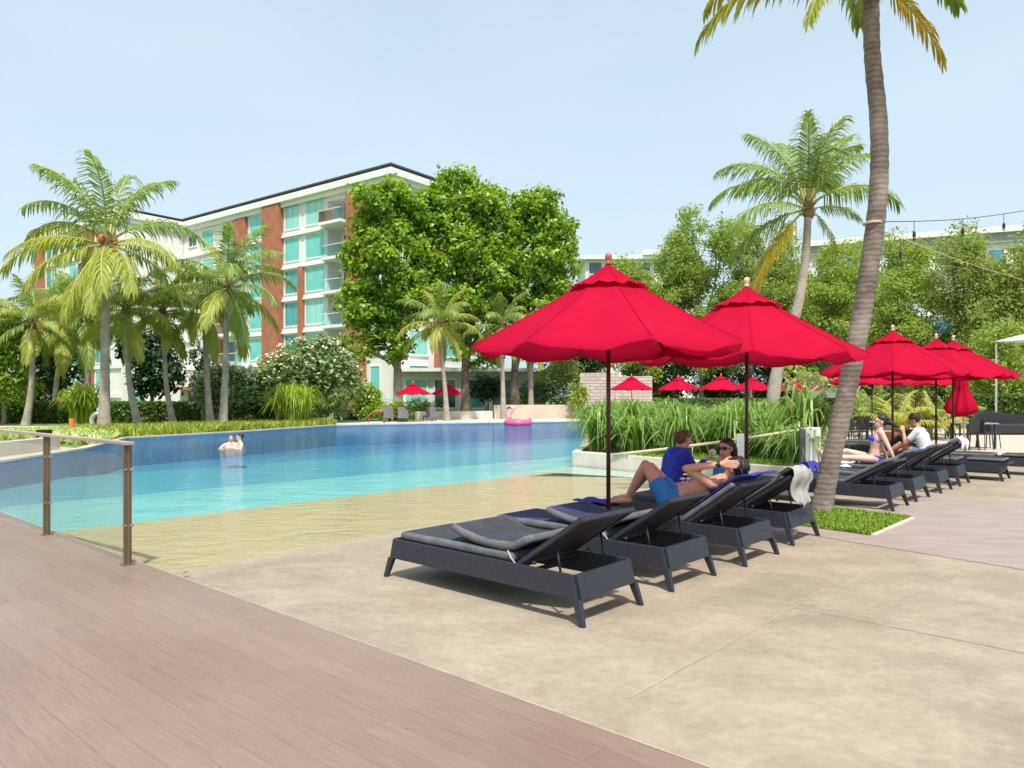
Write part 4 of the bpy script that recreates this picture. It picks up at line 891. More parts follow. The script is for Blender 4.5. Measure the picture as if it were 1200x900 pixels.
# white flat-roof building above the first parasol
Yk = 112
b3 = thing('flat_roof_building', 'distant white flat-roofed building above the first parasol', 'building', (X(686, Yk), Yk, 0))
wB = X(812, Yk) - X(686, Yk); tp = Z(304, Yk)
MB().bb(0, wB, 0, 14, 0, tp - .1).build('wall', 'white_wall', b3); MB().bb(-.9, wB, -1.0, 14.5, tp - .1, tp + .45).build('roof', 'white_trim', b3)
MB().bb(X(752, Yk) - X(686, Yk), wB, -1.3, 13, tp + .46, tp + 1.2).build('parapet', 'white_wall', b3)
for i in range(6):
    for zz in (tp - 2.2, tp - 5.6): window(b3, 1.5 + i * 2.45, -.03, zz, 1.9, 1.7, 'dark', R(180))
# long white building with blue balconies at right
Ang4 = math.atan2(-18, 42); b4 = thing('long_building', 'long white building with blue balconies behind the string lights', 'building', (X(950, 118), 118, 0), Ang4)
Z4 = Z(284, 118)
MB().bb(0, 75, 0, 12, 0, Z4 - .8).build('wall', 'white_wall', b4); MB().bb(-.5, 75, -1.2, 12.5, Z4 - .8, Z4).build('roof', 'white_trim', b4)
MB().bb(0, 75, -.6, 12, Z4 - 2.2, Z4 - .81).build('roof_band', 'roofgrey', b4)
for i in range(22):
    for q, zz in enumerate([Z4 - 5.2 - 3.4 * k for k in range(6)]):
        if i * 6 + q > 128: continue
        if q in (0, 3, 4, 5): window(b4, 2 + i * 3.3, -.03, zz, 2.0, 2.0, 'blue' if (i + q) % 3 else 'dark', R(180))
bl = MB()
for k in range(6): bl.bb(.5, 74.5, -1.3, 0, Z4 - 5.8 - 3.4 * k, Z4 - 5.5 - 3.4 * k)
bl.build('balcony_slab', 'white_trim', b4)
# white pavilion at the right behind the dining area
pv = thing('garden_pavilion', 'white pavilion with blue windows behind the two back parasols', 'building', (X(1040, 62), 62, 0))
wv_ = X(1185, 62) - X(1040, 62); MB().bb(0, wv_, 0, 6, 0, 2.6).build('wall', 'white_wall', pv); MB().bb(-.4, wv_ + .4, -.9, 6.2, 2.6, 2.85).build('roof', 'white_trim', pv)
for i in range(5): window(pv, 1.2 + i * 2.05, -.02, .5 + .5, 1.3, 1.2, 'blue', R(180))

# ------------------------------------------------------------------ parasols
SEG = 6
def canopy_part(R0, R1, z0, z1, sag, edge_sag, rad=8, notch=0):
    mb = MB(); n = 8 * SEG
    for j in range(rad + 1):
        t = j / rad; rr = R0 + (R1 - R0) * t; zz = z0 + (z1 - z0) * t
        for k in range(n):
            a = 2 * math.pi * k / n; fr = (k % SEG) / SEG; s = math.sin(math.pi * fr)
            # octagon chord factor
            half = math.pi / 8; aa = (fr - .5) * 2 * half; oc = math.cos(half) / math.cos(aa)
            r_ = rr * (oc * (1 - .03 * s * t)); z = zz - sag * s * math.sin(math.pi * min(1, t * .9)) - edge_sag * s * (t ** 4)
            z -= .02 * math.sin(math.pi * t)
            if j == rad: z -= .012 * math.sin(a * 16)
            mb.v.append((r_ * math.cos(a), r_ * math.sin(a), z))
    for j in range(rad):
        for k in range(n):
            k2 = (k + 1) % n; mb.f.append((j * n + k, (j + 1) * n + k, (j + 1) * n + k2, j * n + k2)); mb.m.append(0)
    return mb
def make_parasol(label, cloth, wood, finial):
    o = thing('parasol', label, 'parasol')
    c = canopy_part(.13, 1.29, 2.642, 1.972, .026, .066)
    n = 8 * SEG; base = len(c.v) - n
    for k in range(n):
        v = c.v[base + k]; c.v.append((v[0] * 1.004, v[1] * 1.004, v[2] - .026))
    for k in range(n): k2 = (k + 1) % n; c.f.append((base + k, base + n + k, base + n + k2, base + k2)); c.m.append(0)
    for k in range(8):                                        # sewn seams above the ribs
        c.tube([Vector(c.v[j * n + k * SEG]) + Vector((0, 0, .002)) for j in range(9)], .0045, 5)
    c.build('canopy', cloth, o, smooth=True)
    v = canopy_part(.02, .39, 2.745, 2.518, -.015, -.02, 4)
    for k in range(8): v.tube([Vector(v.v[j * n + k * SEG]) + Vector((0, 0, .002)) for j in range(5)], .004, 5)
    v.build('vent', cloth, o, smooth=True)
    MB().tube([(0, 0, .05), (0, 0, 2.76)], .021, 12).build('pole', wood, o, smooth=True)
    MB().lathe([(.01, 2.742), (.03, 2.75), (.034, 2.768), (.02, 2.78), (.03, 2.8), (.036, 2.825), (.027, 2.852), (.008, 2.863)], n=12).build('finial', finial, o, smooth=True)
    for k in range(8):
        a = 2 * math.pi * k / 8; d = Vector((math.cos(a), math.sin(a), 0))
        r = MB(); r.bar(d * .04 + Vector((0, 0, 2.6)), d * 1.25 + Vector((0, 0, 1.965)), .016, .018); r.bar(d * .04 + Vector((0, 0, 2.08)), d * .63 + Vector((0, 0, 2.27)), .013, .015); r.build('rib', wood, o)
    MB().lathe([(.04, 2.06), (.05, 2.075), (.05, 2.12), (.04, 2.135)], n=12).build('hub', wood, o)
    MB().lathe([(.24, .005), (.25, .02), (.235, .045), (.05, .06), (.035, .25), (.024, .25)], n=20).build('base', 'metal_dark', o)
    return o
Gp = 'large red parasols beside the loungers'
pa1 = make_parasol('nearest red parasol with orange-brown finial over the near loungers', 'red', 'wood_dark', 'wood_mid')
pa1.location = (X(713, 7.0), 7.0, 0); pa1['group'] = Gp; pa1.rotation_euler = (0, 0, R(-82.5))
pa2 = make_parasol('second red parasol, pale finial, standing just left of the leaning palm', 'red', 'wood_dark', 'wood_pale')
pa2.location = (X(875, 8.42), 8.42, 0); pa2['group'] = Gp; pa2.rotation_euler = (0, 0, R(-60))
pa3 = dup(pa2, (X(1046, 14.0), 14.0, 0), R(-72), 'red parasol above the bikini woman, right of the leaning palm')
pa4 = dup(pa2, (X(1097, 15.9), 15.9, 0), R(-50), 'red parasol behind the man in the white T-shirt')
pa5 = dup(pa2, (X(1117, 16.4), 16.4, 0), R(-20), 'rightmost open red parasol, half hidden behind its neighbour')
pa6 = dup(pa2, (X(1022, 23.6), 23.6, 0), R(10), 'red parasol over the dining tables near the leaning trunk')
pa7 = dup(pa2, (X(1073, 25), 25, 0), R(33), 'red parasol over the dining area next to the closed one')
far = [(740, 44, 'distant red parasol in front of the beige stone wall'), (795, 46, 'distant red parasol just right of the stone wall'), (845, 43, 'distant red parasol seen left of the second parasol pole'), (882, 47, 'distant red parasol right behind the second parasol pole'), (935, 46, 'distant red parasol behind the bare frangipani branches')]
for px, Y, lb in far:
    q = dup(pa2, (X(px, Y), Y, -.0), R(px), lb); q['group'] = 'distant red parasols beyond the planter'
for px, Y, lb in ((484, 44.5, 'left one of two small garden parasols by the far pool edge'), (524, 48, 'right one of two small garden parasols by the far pool edge')):
    q = dup(pa2, (X(px, Y), Y, 0), R(px), lb, .86); q['group'] = 'small parasols in the far garden'
q = dup(pa2, (X(-14, 60), 60, 0), R(9), 'small red parasol tip above the hedge at the left edge', .8); q['group'] = 'small parasols in the far garden'
# closed parasol
cl = thing('parasol', 'closed red parasol hanging furled on a pale pole', 'parasol', (X(1127, 19), 19, 0), scale=.93)
mb = MB(); prof = [(.1, 2.5), (.13, 2.3), (.15, 2.05), (.17, 1.95), (.145, 1.86), (.2, 1.7), (.29, 1.45), (.36, 1.25), (.33, 1.17), (.26, 1.12)]; n = 32
for j, (r_, z) in enumerate(prof):
    for k in range(n):
        a = 2 * math.pi * k / n; rr_ = r_ * (1 + .22 * math.sin(a * 8 + j * .3) * (.4 + j / 10) + .1 * math.sin(a * 3)); mb.v.append((rr_ * math.cos(a), rr_ * math.sin(a), z - .06 * math.sin(a * 2) * j / 9))
for j in range(len(prof) - 1):
    for k in range(n): k2 = (k + 1) % n; mb.f.append((j * n + k, (j + 1) * n + k, (j + 1) * n + k2, j * n + k2)); mb.m.append(0)
mb.f.append(tuple(range(n))); mb.m.append(0)
mb.build('canopy', 'red', cl, smooth=True)
MB().tube([(.1, 0, .02), (.05, 0, 1.0), (0, 0, 2.65)], .028, 10).build('pole', 'wood_pale', cl, smooth=True); MB().lathe([(.26, .0), (.27, .05), (.05, .08)], (.1, 0, 0)).build('base', 'metal_dark', cl)

# ------------------------------------------------------------------ loungers
lc = {}
HX = .42            # hinge position (x, local); foot end at x=-1.02, head end at x=1.02
def lounger_mesh(key, fn):
    if key not in lc: lc[key] = fn()
    return lc[key]
def l_frame():
    mb = MB(); zt, zb = .325, .165
    for s in (-1, 1):
        mb.prof([(-.97, zb), (-.93, zt), (.93, zt), (.97, zb)], s * .335 - .016, s * .335 + .016)
    for s in (-1, 1):
        mb.add([(s * .925, -.319, zt), (s * .925, .319, zt), (s * .965, .319, zb), (s * .965, -.319, zb), (s * .955, -.319, zt), (s * .955, .319, zt), (s * .995, .319, zb), (s * .995, -.319, zb)],
               [(0, 1, 2, 3), (7, 6, 5, 4), (0, 4, 5, 1), (2, 6, 7, 3), (1, 5, 6, 2), (0, 3, 7, 4)])
    return mb.mesh('frame', 'wicker', bevel=.004)
def l_leg(sx, sy):
    mb = MB(); x0, x1 = .96, 1.015
    t = [(sx * (x0 - .03), sy * .31, .168), (sx * (x0 + .03), sy * .31, .168), (sx * (x0 + .03), sy * .352, .168), (sx * (x0 - .03), sy * .352, .168)]
    b = [(sx * (x1 - .018), sy * .333, 0), (sx * (x1 + .022), sy * .333, 0), (sx * (x1 + .022), sy * .365, 0), (sx * (x1 - .018), sy * .365, 0)]
    mb.add(t + b, [(0, 1, 2, 3), (7, 6, 5, 4), (0, 4, 5, 1), (1, 5, 6, 2), (2, 6, 7, 3), (3, 7, 4, 0)])
    me = mb.mesh('leg', 'wicker', bevel=.003)
    b_ = bmesh.new(); b_.from_mesh(me); bmesh.ops.recalc_face_normals(b_, faces=b_.faces); b_.to_mesh(me); b_.free(); return me
def l_bed():
    mb = MB(); mb.bb(-.92, HX, -.318, .318, .285, .312)
    mb.bb(.44, .47, -.318, .318, .24, .27)
    return mb.mesh('lying_surface', 'mesh_back', bevel=.004)
def l_back(ang):
    mb = MB(); l = .68; c, s = math.cos(ang), math.sin(ang); rot = Matrix.Rotation(-ang, 3, 'Y')
    def q(x, y, z): return Vector((HX, 0, .315)) + rot @ Vector((x, y, z))
    mb.box(q(l / 2, 0, 0), (l - .06, .58, .012), rot)
    a = MB(); a.box(q(l / 2, -.305, 0), (l, .03, .036), rot); a.box(q(l / 2, .305, 0), (l, .03, .036), rot); a.box(q(l - .015, 0, 0), (.03, .58, .036), rot); a.box(q(.015, 0, 0), (.03, .58, .036), rot)
    mb.v, a_ = mb.v, a; o = len(mb.v); mb.v += a.v; mb.f += [tuple(i + o for i in f) for f in a.f]; mb.m += [1] * len(a.f)
    return mb.mesh('backrest', ['mesh_back', 'wicker'], bevel=.004)
def l_prop(ang, sy):
    rot = Matrix.Rotation(-ang, 3, 'Y'); p = Vector((HX, 0, .315)) + rot @ Vector((.36, sy * .26, -.02)); mb = MB()
    mb.tube([p, Vector((HX + .36, sy * .26, .22))], .009, 8); mb.tube([(HX + .36, sy * .33, .2), (HX + .36, sy * .22, .2)], .01, 8)
    mb.ell((HX + .16, sy * .318, .35), (.014, .02, .014), n=8)
    return mb.mesh('prop', 'prop', smooth=True)
def slab(pts, th, w, name='mattress', mats=('pad', 'padside'), bev=.028, wob=.006, seed=1):
    # pts: lower line of the cushion in (x,z); build thickness along the normal
    up = []; n = len(pts)
    for i in range(n):
        a = pts[max(i - 1, 0)]; b = pts[min(i + 1, n - 1)]; d = Vector((b[0] - a[0], b[1] - a[1])).normalized(); up.append((pts[i][0] - d.y * th, pts[i][1] + d.x * th))
    mb = MB(); cols = 9; ys = [-w / 2 + w * i / (cols - 1) for i in range(cols)]
    rr = random.Random(seed); V_ = []
    for layer, line in enumerate((pts, up)):
        for i, (x, z) in enumerate(line):
            for y in ys: V_.append((x, y, z + (wob * rr.uniform(-1, 1) if layer and 0 < i < n - 1 else 0)))
    id_ = lambda l, i, j: l * n * cols + i * cols + j
    fs = []; ms = []
    for i in range(n - 1):
        for j in range(cols - 1):
            fs.append((id_(0, i, j), id_(0, i, j + 1), id_(0, i + 1, j + 1), id_(0, i + 1, j))); ms.append(0)
            fs.append((id_(1, i, j), id_(1, i + 1, j), id_(1, i + 1, j + 1), id_(1, i, j + 1))); ms.append(0)
        fs.append((id_(0, i, 0), id_(0, i + 1, 0), id_(1, i + 1, 0), id_(1, i, 0))); ms.append(1)
        fs.append((id_(0, i, cols - 1), id_(1, i, cols - 1), id_(1, i + 1, cols - 1), id_(0, i + 1, cols - 1))); ms.append(1)
    for j in range(cols - 1):
        fs.append((id_(0, 0, j), id_(1, 0, j), id_(1, 0, j + 1), id_(0, 0, j + 1))); ms.append(1)
        fs.append((id_(0, n - 1, j), id_(0, n - 1, j + 1), id_(1, n - 1, j + 1), id_(1, n - 1, j))); ms.append(1)
    mb.v = V_; mb.f = fs; mb.m = ms
    me = mb.mesh(name, list(mats)); b = bmesh.new(); b.from_mesh(me)
    bmesh.ops.recalc_face_normals(b, faces=b.faces)
    e = [x for x in b.edges if x.calc_face_angle(0) > R(50)]
    bmesh.ops.bevel(b, geom=e, offset=bev, segments=3, profile=.55, affect='EDGES', clamp_overlap=True, material=1)
    b.to_mesh(me); b.free(); me.polygons.foreach_set('use_smooth', [True] * len(me.polygons)); return me
def lin(a, b, n): return [(a[0] + (b[0] - a[0]) * i / n, a[1] + (b[1] - a[1]) * i / n) for i in range(n + 1)]
def lounger(label, hx, hy, ang=34, pad='full', rz=None, group='dark wicker sun loungers on the terrace', padm=('pad', 'padside')):
    rz = VANG if rz is None else rz; a = R(ang)
    o = thing('sun_lounger', label, 'sun lounger', (hx - math.cos(rz) * 1.0, hy - math.sin(rz) * 1.0, 0), rz, group)
    link('frame', lounger_mesh('f', l_frame), o)
    for sx in (-1, 1):
        for sy in (-1, 1): link('leg', lounger_mesh(('l', sx, sy), lambda: l_leg(sx, sy)), o)
    link('lying_surface', lounger_mesh('b', l_bed), o)
    link('backrest', lounger_mesh(('k', ang), lambda: l_back(a)), o)
    if ang > 5:
        for sy in (-1, 1): link('prop', lounger_mesh(('p', ang, sy), lambda: l_prop(a, sy)), o)
    H = (HX, .315 + .02)
    if pad == 'slumped':
        link('mattress', slab(lin((-.9, .314), (.36, .314), 8), .07, .6, seed=3, mats=padm), o)
        top = [(-.52, .425), (-.4, .40), (-.2, .392), (.0, .388), (.18, .386), (.32, .40), (.44, .45)]
        top = [(-.30, .47), (-.2, .435), (-.05, .405), (.1, .39), (.25, .388), (.36, .40), (.5, .47)]
        link('back_cushion', slab(top, .06, .6, 'back_cushion', seed=5, mats=padm), o)
        s = MB().tube([(.33, -.318, .40), (.37, -.33, .36), (.42, -.326, .31)], .006, 6); s.build('tie_strap', 'grey_towel', o)
    elif pad == 'full':
        link('mattress', lounger_mesh(('m', ang, padm), lambda: slab(lin((-.9, .314), (HX - .04, .314), 7) + lin((HX + .05 * math.cos(a) - .03, .35), (HX + .6 * math.cos(a) - .015, .335 + .6 * math.sin(a)), 5), .055, .6, seed=4, mats=padm)), o)
    elif pad == 'flat':
        link('mattress', lounger_mesh(('mf', padm), lambda: slab(lin((-.9, .314), (.3, .314), 8), .07, .6, seed=6, mats=padm)), o)
        link('head_pad', lounger_mesh(('hp', ang, padm), lambda: slab(lin((HX + .02, .345), (HX + .6 * math.cos(a), .345 + .6 * math.sin(a)), 4), .05, .58, 'head_pad', seed=7, mats=padm)), o)
    return o
Ls = {}
Ls[1] = lounger('nearest dark lounger with slumped grey back cushion', .68, 5.08, 34, 'slumped')
Ls[2] = lounger('second lounger from the camera, with empty faded blue-grey mattress', 1.45, 5.96, 34, 'slumped', padm=('padblue', 'padside'))
Ls[3] = lounger('lounger carrying the man in blue shorts', 2.28, 6.80, 36, 'full')
Ls[4] = lounger('lounger with grey towel hung on its back beside the palm', 3.05, 7.72, 34, 'full')
Ls[5] = lounger('first lounger beyond the leaning palm, with grey mattress on its back', 5.2, 9.93, 30, 'full')
Ls[6] = lounger('second lounger beyond the palm, empty and black-backed', 5.98, 10.80, 36, 'full')
Ls[7] = lounger('lounger the bikini woman sits on', 6.88, 11.75, 38, 'full')
Ls[8] = lounger('lounger the man in the white T-shirt sits on', 7.72, 12.65, 34, 'full')
Ls[9] = lounger('flat lounger with thick grey mattress near the right edge', 8.9, 13.35, 0, 'flat')
Ls[10] = lounger('flat lounger cut off by the right edge of the photo', 10.1, 14.2, 0, 'flat')
Ls[11] = lounger('lounger with raised grey cushion behind the white towel', 9.4, 17.2, 38, 'full')
Ls[12] = lounger('grey lounger further back next to the closed parasol', 10.3, 18.4, 30, 'full')
def on(l, s, w, z):                          # point on lounger l: s metres from its foot end, w across
    o = Ls[l]; c, si = math.cos(o.rotation_euler.z), math.sin(o.rotation_euler.z); x = s - 1.02
    return Vector((o.location.x + c * x - si * w, o.location.y + si * x + c * w, z))
# far grey pool chairs
for px, Y, lb in ((455, 44.2, 'leftmost grey pool chair by the far edge of the pool'), (472, 43.8, 'middle grey pool chair by the far edge of the pool'), (505, 45.2, 'right grey pool chair by the far edge of the pool')):
    t = thing('pool_chair', lb, 'pool chair', (X(px, Y), Y, .006), R(20), 'grey chairs at the far pool edge')
    mb = MB(); mb.box((0, 0, .55), (.62, .04, .75), Matrix.Rotation(R(-28), 3, 'X')); mb.build('backrest', 'padside', t, bevel=.01)
    mb = MB(); mb.bb(-.31, .31, -.1, .9, .26, .32); mb.build('seat', 'padside', t, bevel=.01)
    for sx in (-1, 1):
        for yy in (-.05, .8): MB().bar((sx * .28, yy, .27), (sx * .28, yy, 0), .03, .03).build('leg', 'metal_dark', t)

# towels
def drape(name, label, m, cat, pts_fn, nu, nv, seed, amp=.012, group=None):
    r = random.Random(seed); mb = MB()
    for i in range(nu + 1):
        for j in range(nv + 1):
            p = pts_fn(i / nu, j / nv); mb.v.append(tuple(p + Vector((r.uniform(-1, 1), r.uniform(-1, 1), r.uniform(-1, 1))) * amp * .4 + Vector((0, 0, amp * math.sin(j * 1.3 + i * .2)))))
    for i in range(nu):
        for j in range(nv): mb.f.append((i * (nv + 1) + j, (i + 1) * (nv + 1) + j, (i + 1) * (nv + 1) + j + 1, i * (nv + 1) + j + 1)); mb.m.append(0)
    loc = Vector(mb.v[0]); mb.v = [tuple(Vector(v) - loc) for v in mb.v]
    o = mb.build(name, m, smooth=True); o.location = loc
    md = o.modifiers.new('s', 'SOLIDIFY'); md.thickness = .012; md = o.modifiers.new('u', 'SUBSURF'); md.levels = md.render_levels = 1
    return tag(o, label, cat, group)
def back_top(l, w, ang, over):                 # point along the backrest: over>0 past the top edge
    a = R(ang); s = 1.02 + HX; 
    if over <= 0: return on(l, s + (.68 + over) * math.cos(a), w, .40 + (.68 + over) * math.sin(a) + .02)
    return on(l, s + .68 * math.cos(a) + .045 + .02 * math.sin(over * 20), w, .40 + .68 * math.sin(a) - over)
drape('towel', 'crumpled pale grey towel hanging over the backrest beside the palm', 'grey_towel', 'towel', lambda u, v: back_top(4, -.37 + .48 * v + .03 * math.sin(u * 7 + v * 5), 34, -.16 + .58 * u * (1 - .25 * abs(v - .6))) + Vector((.015 * math.sin(v * 19), .015 * math.cos(v * 17), 0)), 14, 12, 1, .02)
drape('towel', 'crumpled blue towel on top of the backrest beside the grey one', 'blue_towel', 'towel', lambda u, v: back_top(4, .0 + .3 * v, 34, -.14 + .2 * u) + Vector((0, 0, .02 + .03 * math.sin(u * 9) * math.cos(v * 11))), 9, 9, 2, .03)
drape('towel', 'blue towel spread under the back of the reclining man', 'blue_towel', 'towel', lambda u, v: back_top(3, -.29 + .58 * v, 36, -.62 + .63 * u) + Vector((0, 0, .012)), 10, 8, 3, .008)
drape('towel', 'blue towel lying by the feet of the reclining man', 'blue_towel', 'towel', lambda u, v: on(3, .05 + .45 * u, -.28 + .35 * v, .395 + .02 * math.sin(u * 11) * math.sin(v * 9)), 9, 8, 4, .01)
drape('towel', 'white towel bunched over the backrest of the T-shirt man', 'white_cloth', 'towel', lambda u, v: back_top(8, -.34 + .6 * v, 34, -.3 + .45 * u) + Vector((0, 0, .03 * math.sin(v * 9 + u * 4))), 9, 10, 5, .03)
drape('towel', 'white towel laid across the mattress beside the bikini woman', 'white_cloth', 'towel', lambda u, v: on(7, .35 + .35 * u, -.36 + .6 * v, .39 + .02 * math.sin(u * 11) * math.sin(v * 9) - .12 * max(0, .15 - v) * 6), 9, 9, 6, .02)
drape('towel', 'small blue cloth on the flat mattress near the right edge', 'blue_towel', 'towel', lambda u, v: on(9, .15 + .3 * u, -.15 + .3 * v, .40 + .03 * math.sin(u * 11) * math.sin(v * 9)), 8, 8, 7, .02)

# ------------------------------------------------------------------ people
DG = None
def remesh(ob, vox, smooth=6):
    md = ob.modifiers.new('r', 'REMESH'); md.mode = 'VOXEL'; md.voxel_size = vox; md.use_smooth_shade = True
    sm = ob.modifiers.new('s', 'SMOOTH'); sm.factor = .5; sm.iterations = smooth
    bpy.context.view_layer.update(); dg = bpy.context.evaluated_depsgraph_get(); me = bpy.data.meshes.new_from_object(ob.evaluated_get(dg))
    ob.modifiers.clear(); old = ob.data; mats = [m for m in old.materials]; ob.data = me; me.materials.clear()
    for m in mats: me.materials.append(m)
    me.polygons.foreach_set('use_smooth', [True] * len(me.polygons)); return ob
def frame(fw, up):
    fw = Vector(fw).normalized(); up = Vector(up); up = (up - fw * up.dot(fw)).normalized(); lf = up.cross(fw); return fw, up, lf     # left of the person
def hand(mb, wrist, d, palm_n, curl=.5, s=1.0, thumb=1):
    d = Vector(d).normalized(); n = Vector(palm_n); n = (n - d * n.dot(d)).normalized(); side = n.cross(d)
    for k in (-.6, -.2, .2, .6): mb.cap(wrist + side * k * .03 * s, wrist + d * .085 * s + side * k * .05 * s, .015 * s, .012 * s, 8)
    for i, (k, l) in enumerate(((-.034, .062), (-.012, .076), (.011, .072), (.033, .058))):
        b = wrist + d * .088 * s + side * k * s; d1 = (d * math.cos(curl) + n * math.sin(curl)); d2 = (d * math.cos(curl * 2.1) + n * math.sin(curl * 2.1))
        m = b + d1 * l * .55 * s; mb.cap(b, m, .0095 * s, .009 * s, 8); mb.cap(m, m + d2 * l * .5 * s, .009 * s, .0075 * s, 8)
    b = wrist + d * .02 * s - side * .03 * s * thumb; m = b + (d * .7 - side * .7 * thumb + n * .2).normalized() * .045 * s; mb.cap(b, m, .014 * s, .0105 * s, 8); mb.cap(m, m + (d * .9 - side * .2 * thumb + n * .3).normalized() * .035 * s, .0105 * s, .008 * s, 8)
def person(label, J, skin, hair, fw, up, s=1.0, vox=.009, clothes=(), hairstyle='short', build_=1.0, glasses=False, curl=.6, watch=None):
    """J: world joints. pelvis, chest, neck, head, sL,sR,eL,eR,wL,wR,hL,hR,kL,kR,aL,aR,tL,tR (any arm or leg may be missing)"""
    J = {k: Vector(v) for k, v in J.items()}; o = thing('person', label, 'person', (J['pelvis'].x, J['pelvis'].y, 0)); b = build_
    fw, up, lf = frame(fw, up); mb = MB(); hd = J['head']
    ax = (J['sL'] - J['sR']).normalized(); hx = ax
    ch, pv, nk = J['chest'], J['pelvis'], J['neck']; wa = pv.lerp(ch, .5)
    for k in (-1, 0, 1):
        mb.cap(pv + hx * .075 * k * b, wa + ax * .06 * k * b, .098 * b, .09 * b); mb.cap(wa + ax * .06 * k * b, ch + ax * .085 * k * b, .09 * b, .1 * b)
    mb.cap(ch, nk.lerp(ch, .2), .1 * b, .07 * b); mb.cap(J['sL'].lerp(J['sR'], .08), J['sR'].lerp(J['sL'], .08), .062 * b, .062 * b)
    mb.cap(J['sL'].lerp(nk, .2), nk, .05 * b, .052 * b); mb.cap(J['sR'].lerp(nk, .2), nk, .05 * b, .052 * b)
    mb.cap(nk - (hd - nk) * .15, hd - up * .04, .055 * b, .05 * b)
    # head
    rot = Matrix((fw, lf, up)).transposed()
    H_ = lambda x, y, z: hd + rot @ Vector((x, y, z)) * s
    mb.ell(H_(-.008, 0, .025), (.098 * s, .077 * s, .092 * s), rot, 18); mb.ell(H_(.022, 0, -.04), (.068 * s, .056 * s, .072 * s), rot, 14); mb.ell(H_(.05, 0, -.088), (.028 * s, .03 * s, .022 * s), rot, 10)
    mb.cap(H_(.088, 0, .012), H_(.112, 0, -.022), .009 * s, .014 * s, 8); mb.ell(H_(.084, 0, -.058), (.012 * s, .026 * s, .011 * s), rot, 8); mb.cap(H_(.082, .03, .03), H_(.082, -.03, .03), .014 * s, .014 * s, 8)
    for k in (-1, 1): mb.ell(H_(-.005, .078 * k, -.005), (.018 * s, .009 * s, .031 * s), rot, 8)
    for S in 'LR':
        if 'e' + S in J:
            sh, el, wr = J['s' + S], J['e' + S], J['w' + S]
            mb.cap(sh, sh.lerp(el, .4), .052 * b, .05 * b); mb.cap(sh.lerp(el, .4), el, .05 * b, .038 * b); mb.cap(el, el.lerp(wr, .35), .039 * b, .041 * b); mb.cap(el.lerp(wr, .35), wr, .041 * b, .026 * b)
            hdv = J.get('hd' + S, (wr - el).normalized() + wr) - wr; pn = J.get('pn' + S, wr + Vector((0, 0, -1))) - wr
            hand(mb, wr, hdv, pn, curl, s, 1 if S == 'L' else -1)
        if 'k' + S in J:
            hp, kn, an = J['h' + S], J['k' + S], J['a' + S]
            mb.cap(hp, hp.lerp(kn, .4), .088 * b, .08 * b); mb.cap(hp.lerp(kn, .4), kn, .08 * b, .055 * b); mb.cap(kn, kn.lerp(an, .3), .052 * b, .056 * b); mb.cap(kn.lerp(an, .3), an, .056 * b, .034 * b)
            tt = J.get('t' + S)
            if tt is not None:
                fd = (tt - an).normalized(); sdv = ax
                mb.cap(an - fd * .035, an.lerp(tt, .5), .034, .034); mb.cap(an.lerp(tt, .5) + sdv * .012, tt + sdv * .014, .03, .02); mb.cap(an.lerp(tt, .5) - sdv * .014, tt - sdv * .016, .028, .017)
    bd = mb.build('body', skin, o, world=True); remesh(bd, vox, 5)
    # clothing
    for cn, cm, fn in clothes:
        c = MB(); fn(c, J, ax, b); q = c.build(cn, cm, o, world=True); remesh(q, max(vox, .011), 4)
    # hair
    h = MB()
    h.ell(H_(-.02, 0, .047), (.1 * s, .083 * s, .085 * s), rot, 16); h.ell(H_(-.045, 0, .012), (.07 * s, .08 * s, .075 * s), rot, 14)
    if hairstyle == 'bun': h.ell(H_(-.13, 0, .03), (.05 * s, .045 * s, .045 * s), rot, 12); h.cap(H_(-.06, 0, -.03), H_(-.14, 0, -.02), .05 * s, .03 * s)
    if hairstyle == 'long':
        for k in (-.05, 0, .05): h.cap(H_(-.07, k, .0), H_(-.09, k * 1.3, -.2), .045 * s, .02 * s)
    if hairstyle == 'loose':
        for k in (-.075, -.03, .03, .075): h.cap(H_(-.05, k, .0), H_(-.07, k * 1.25, -.17), .042 * s, .02 * s)
    if hairstyle == 'wind': h.cap(H_(-.08, 0, .02), H_(-.2, .02, -.02), .05 * s, .035 * s); h.cap(H_(-.16, .02, .0), H_(-.26, .05, -.07), .04 * s, .012 * s)
    rh = random.Random(len(label))
    for _ in range(34):
        d_ = Vector((rh.uniform(-1, .35), rh.uniform(-1, 1), rh.uniform(-.2, 1))).normalized(); q0 = Vector((-.02 + d_.x * .092, d_.y * .08, .045 + d_.z * .082)); q1 = q0 + Vector((-.03, d_.y * .02, -.035)) * rh.uniform(.5, 1.2)
        h.cap(H_(*q0), H_(*q1), .014 * s, .006 * s, 6)
    q = h.build('hair', hair, o, world=True); remesh(q, .0065, 1)
    for k in (-1, 1): MB().ell(H_(.083, .032 * k, .012), (.01 * s, .015 * s, .0065 * s), rot, 8).build('eye', 'hair_dark', o, smooth=True, world=True)
    MB().ell(H_(.088, 0, -.058), (.011 * s, .022 * s, .006 * s), rot, 8).build('mouth', 'terracotta', o, smooth=True, world=True)
    if glasses:
        g_ = MB()
        for k in (-1, 1): g_.ell(H_(.098, .033 * k, .014), (.01, .03, .023), rot, 12); g_.cap(H_(.09, .062 * k, .02), H_(.0, .082 * k, .015), .004, .004, 6)
        g_.cap(H_(.104, .012, .018), H_(.104, -.012, .018), .004, .004, 6); t = g_.build('sunglasses', 'black', smooth=True); tag(t, 'dark sunglasses worn by the seated dark-haired woman', 'sunglasses')
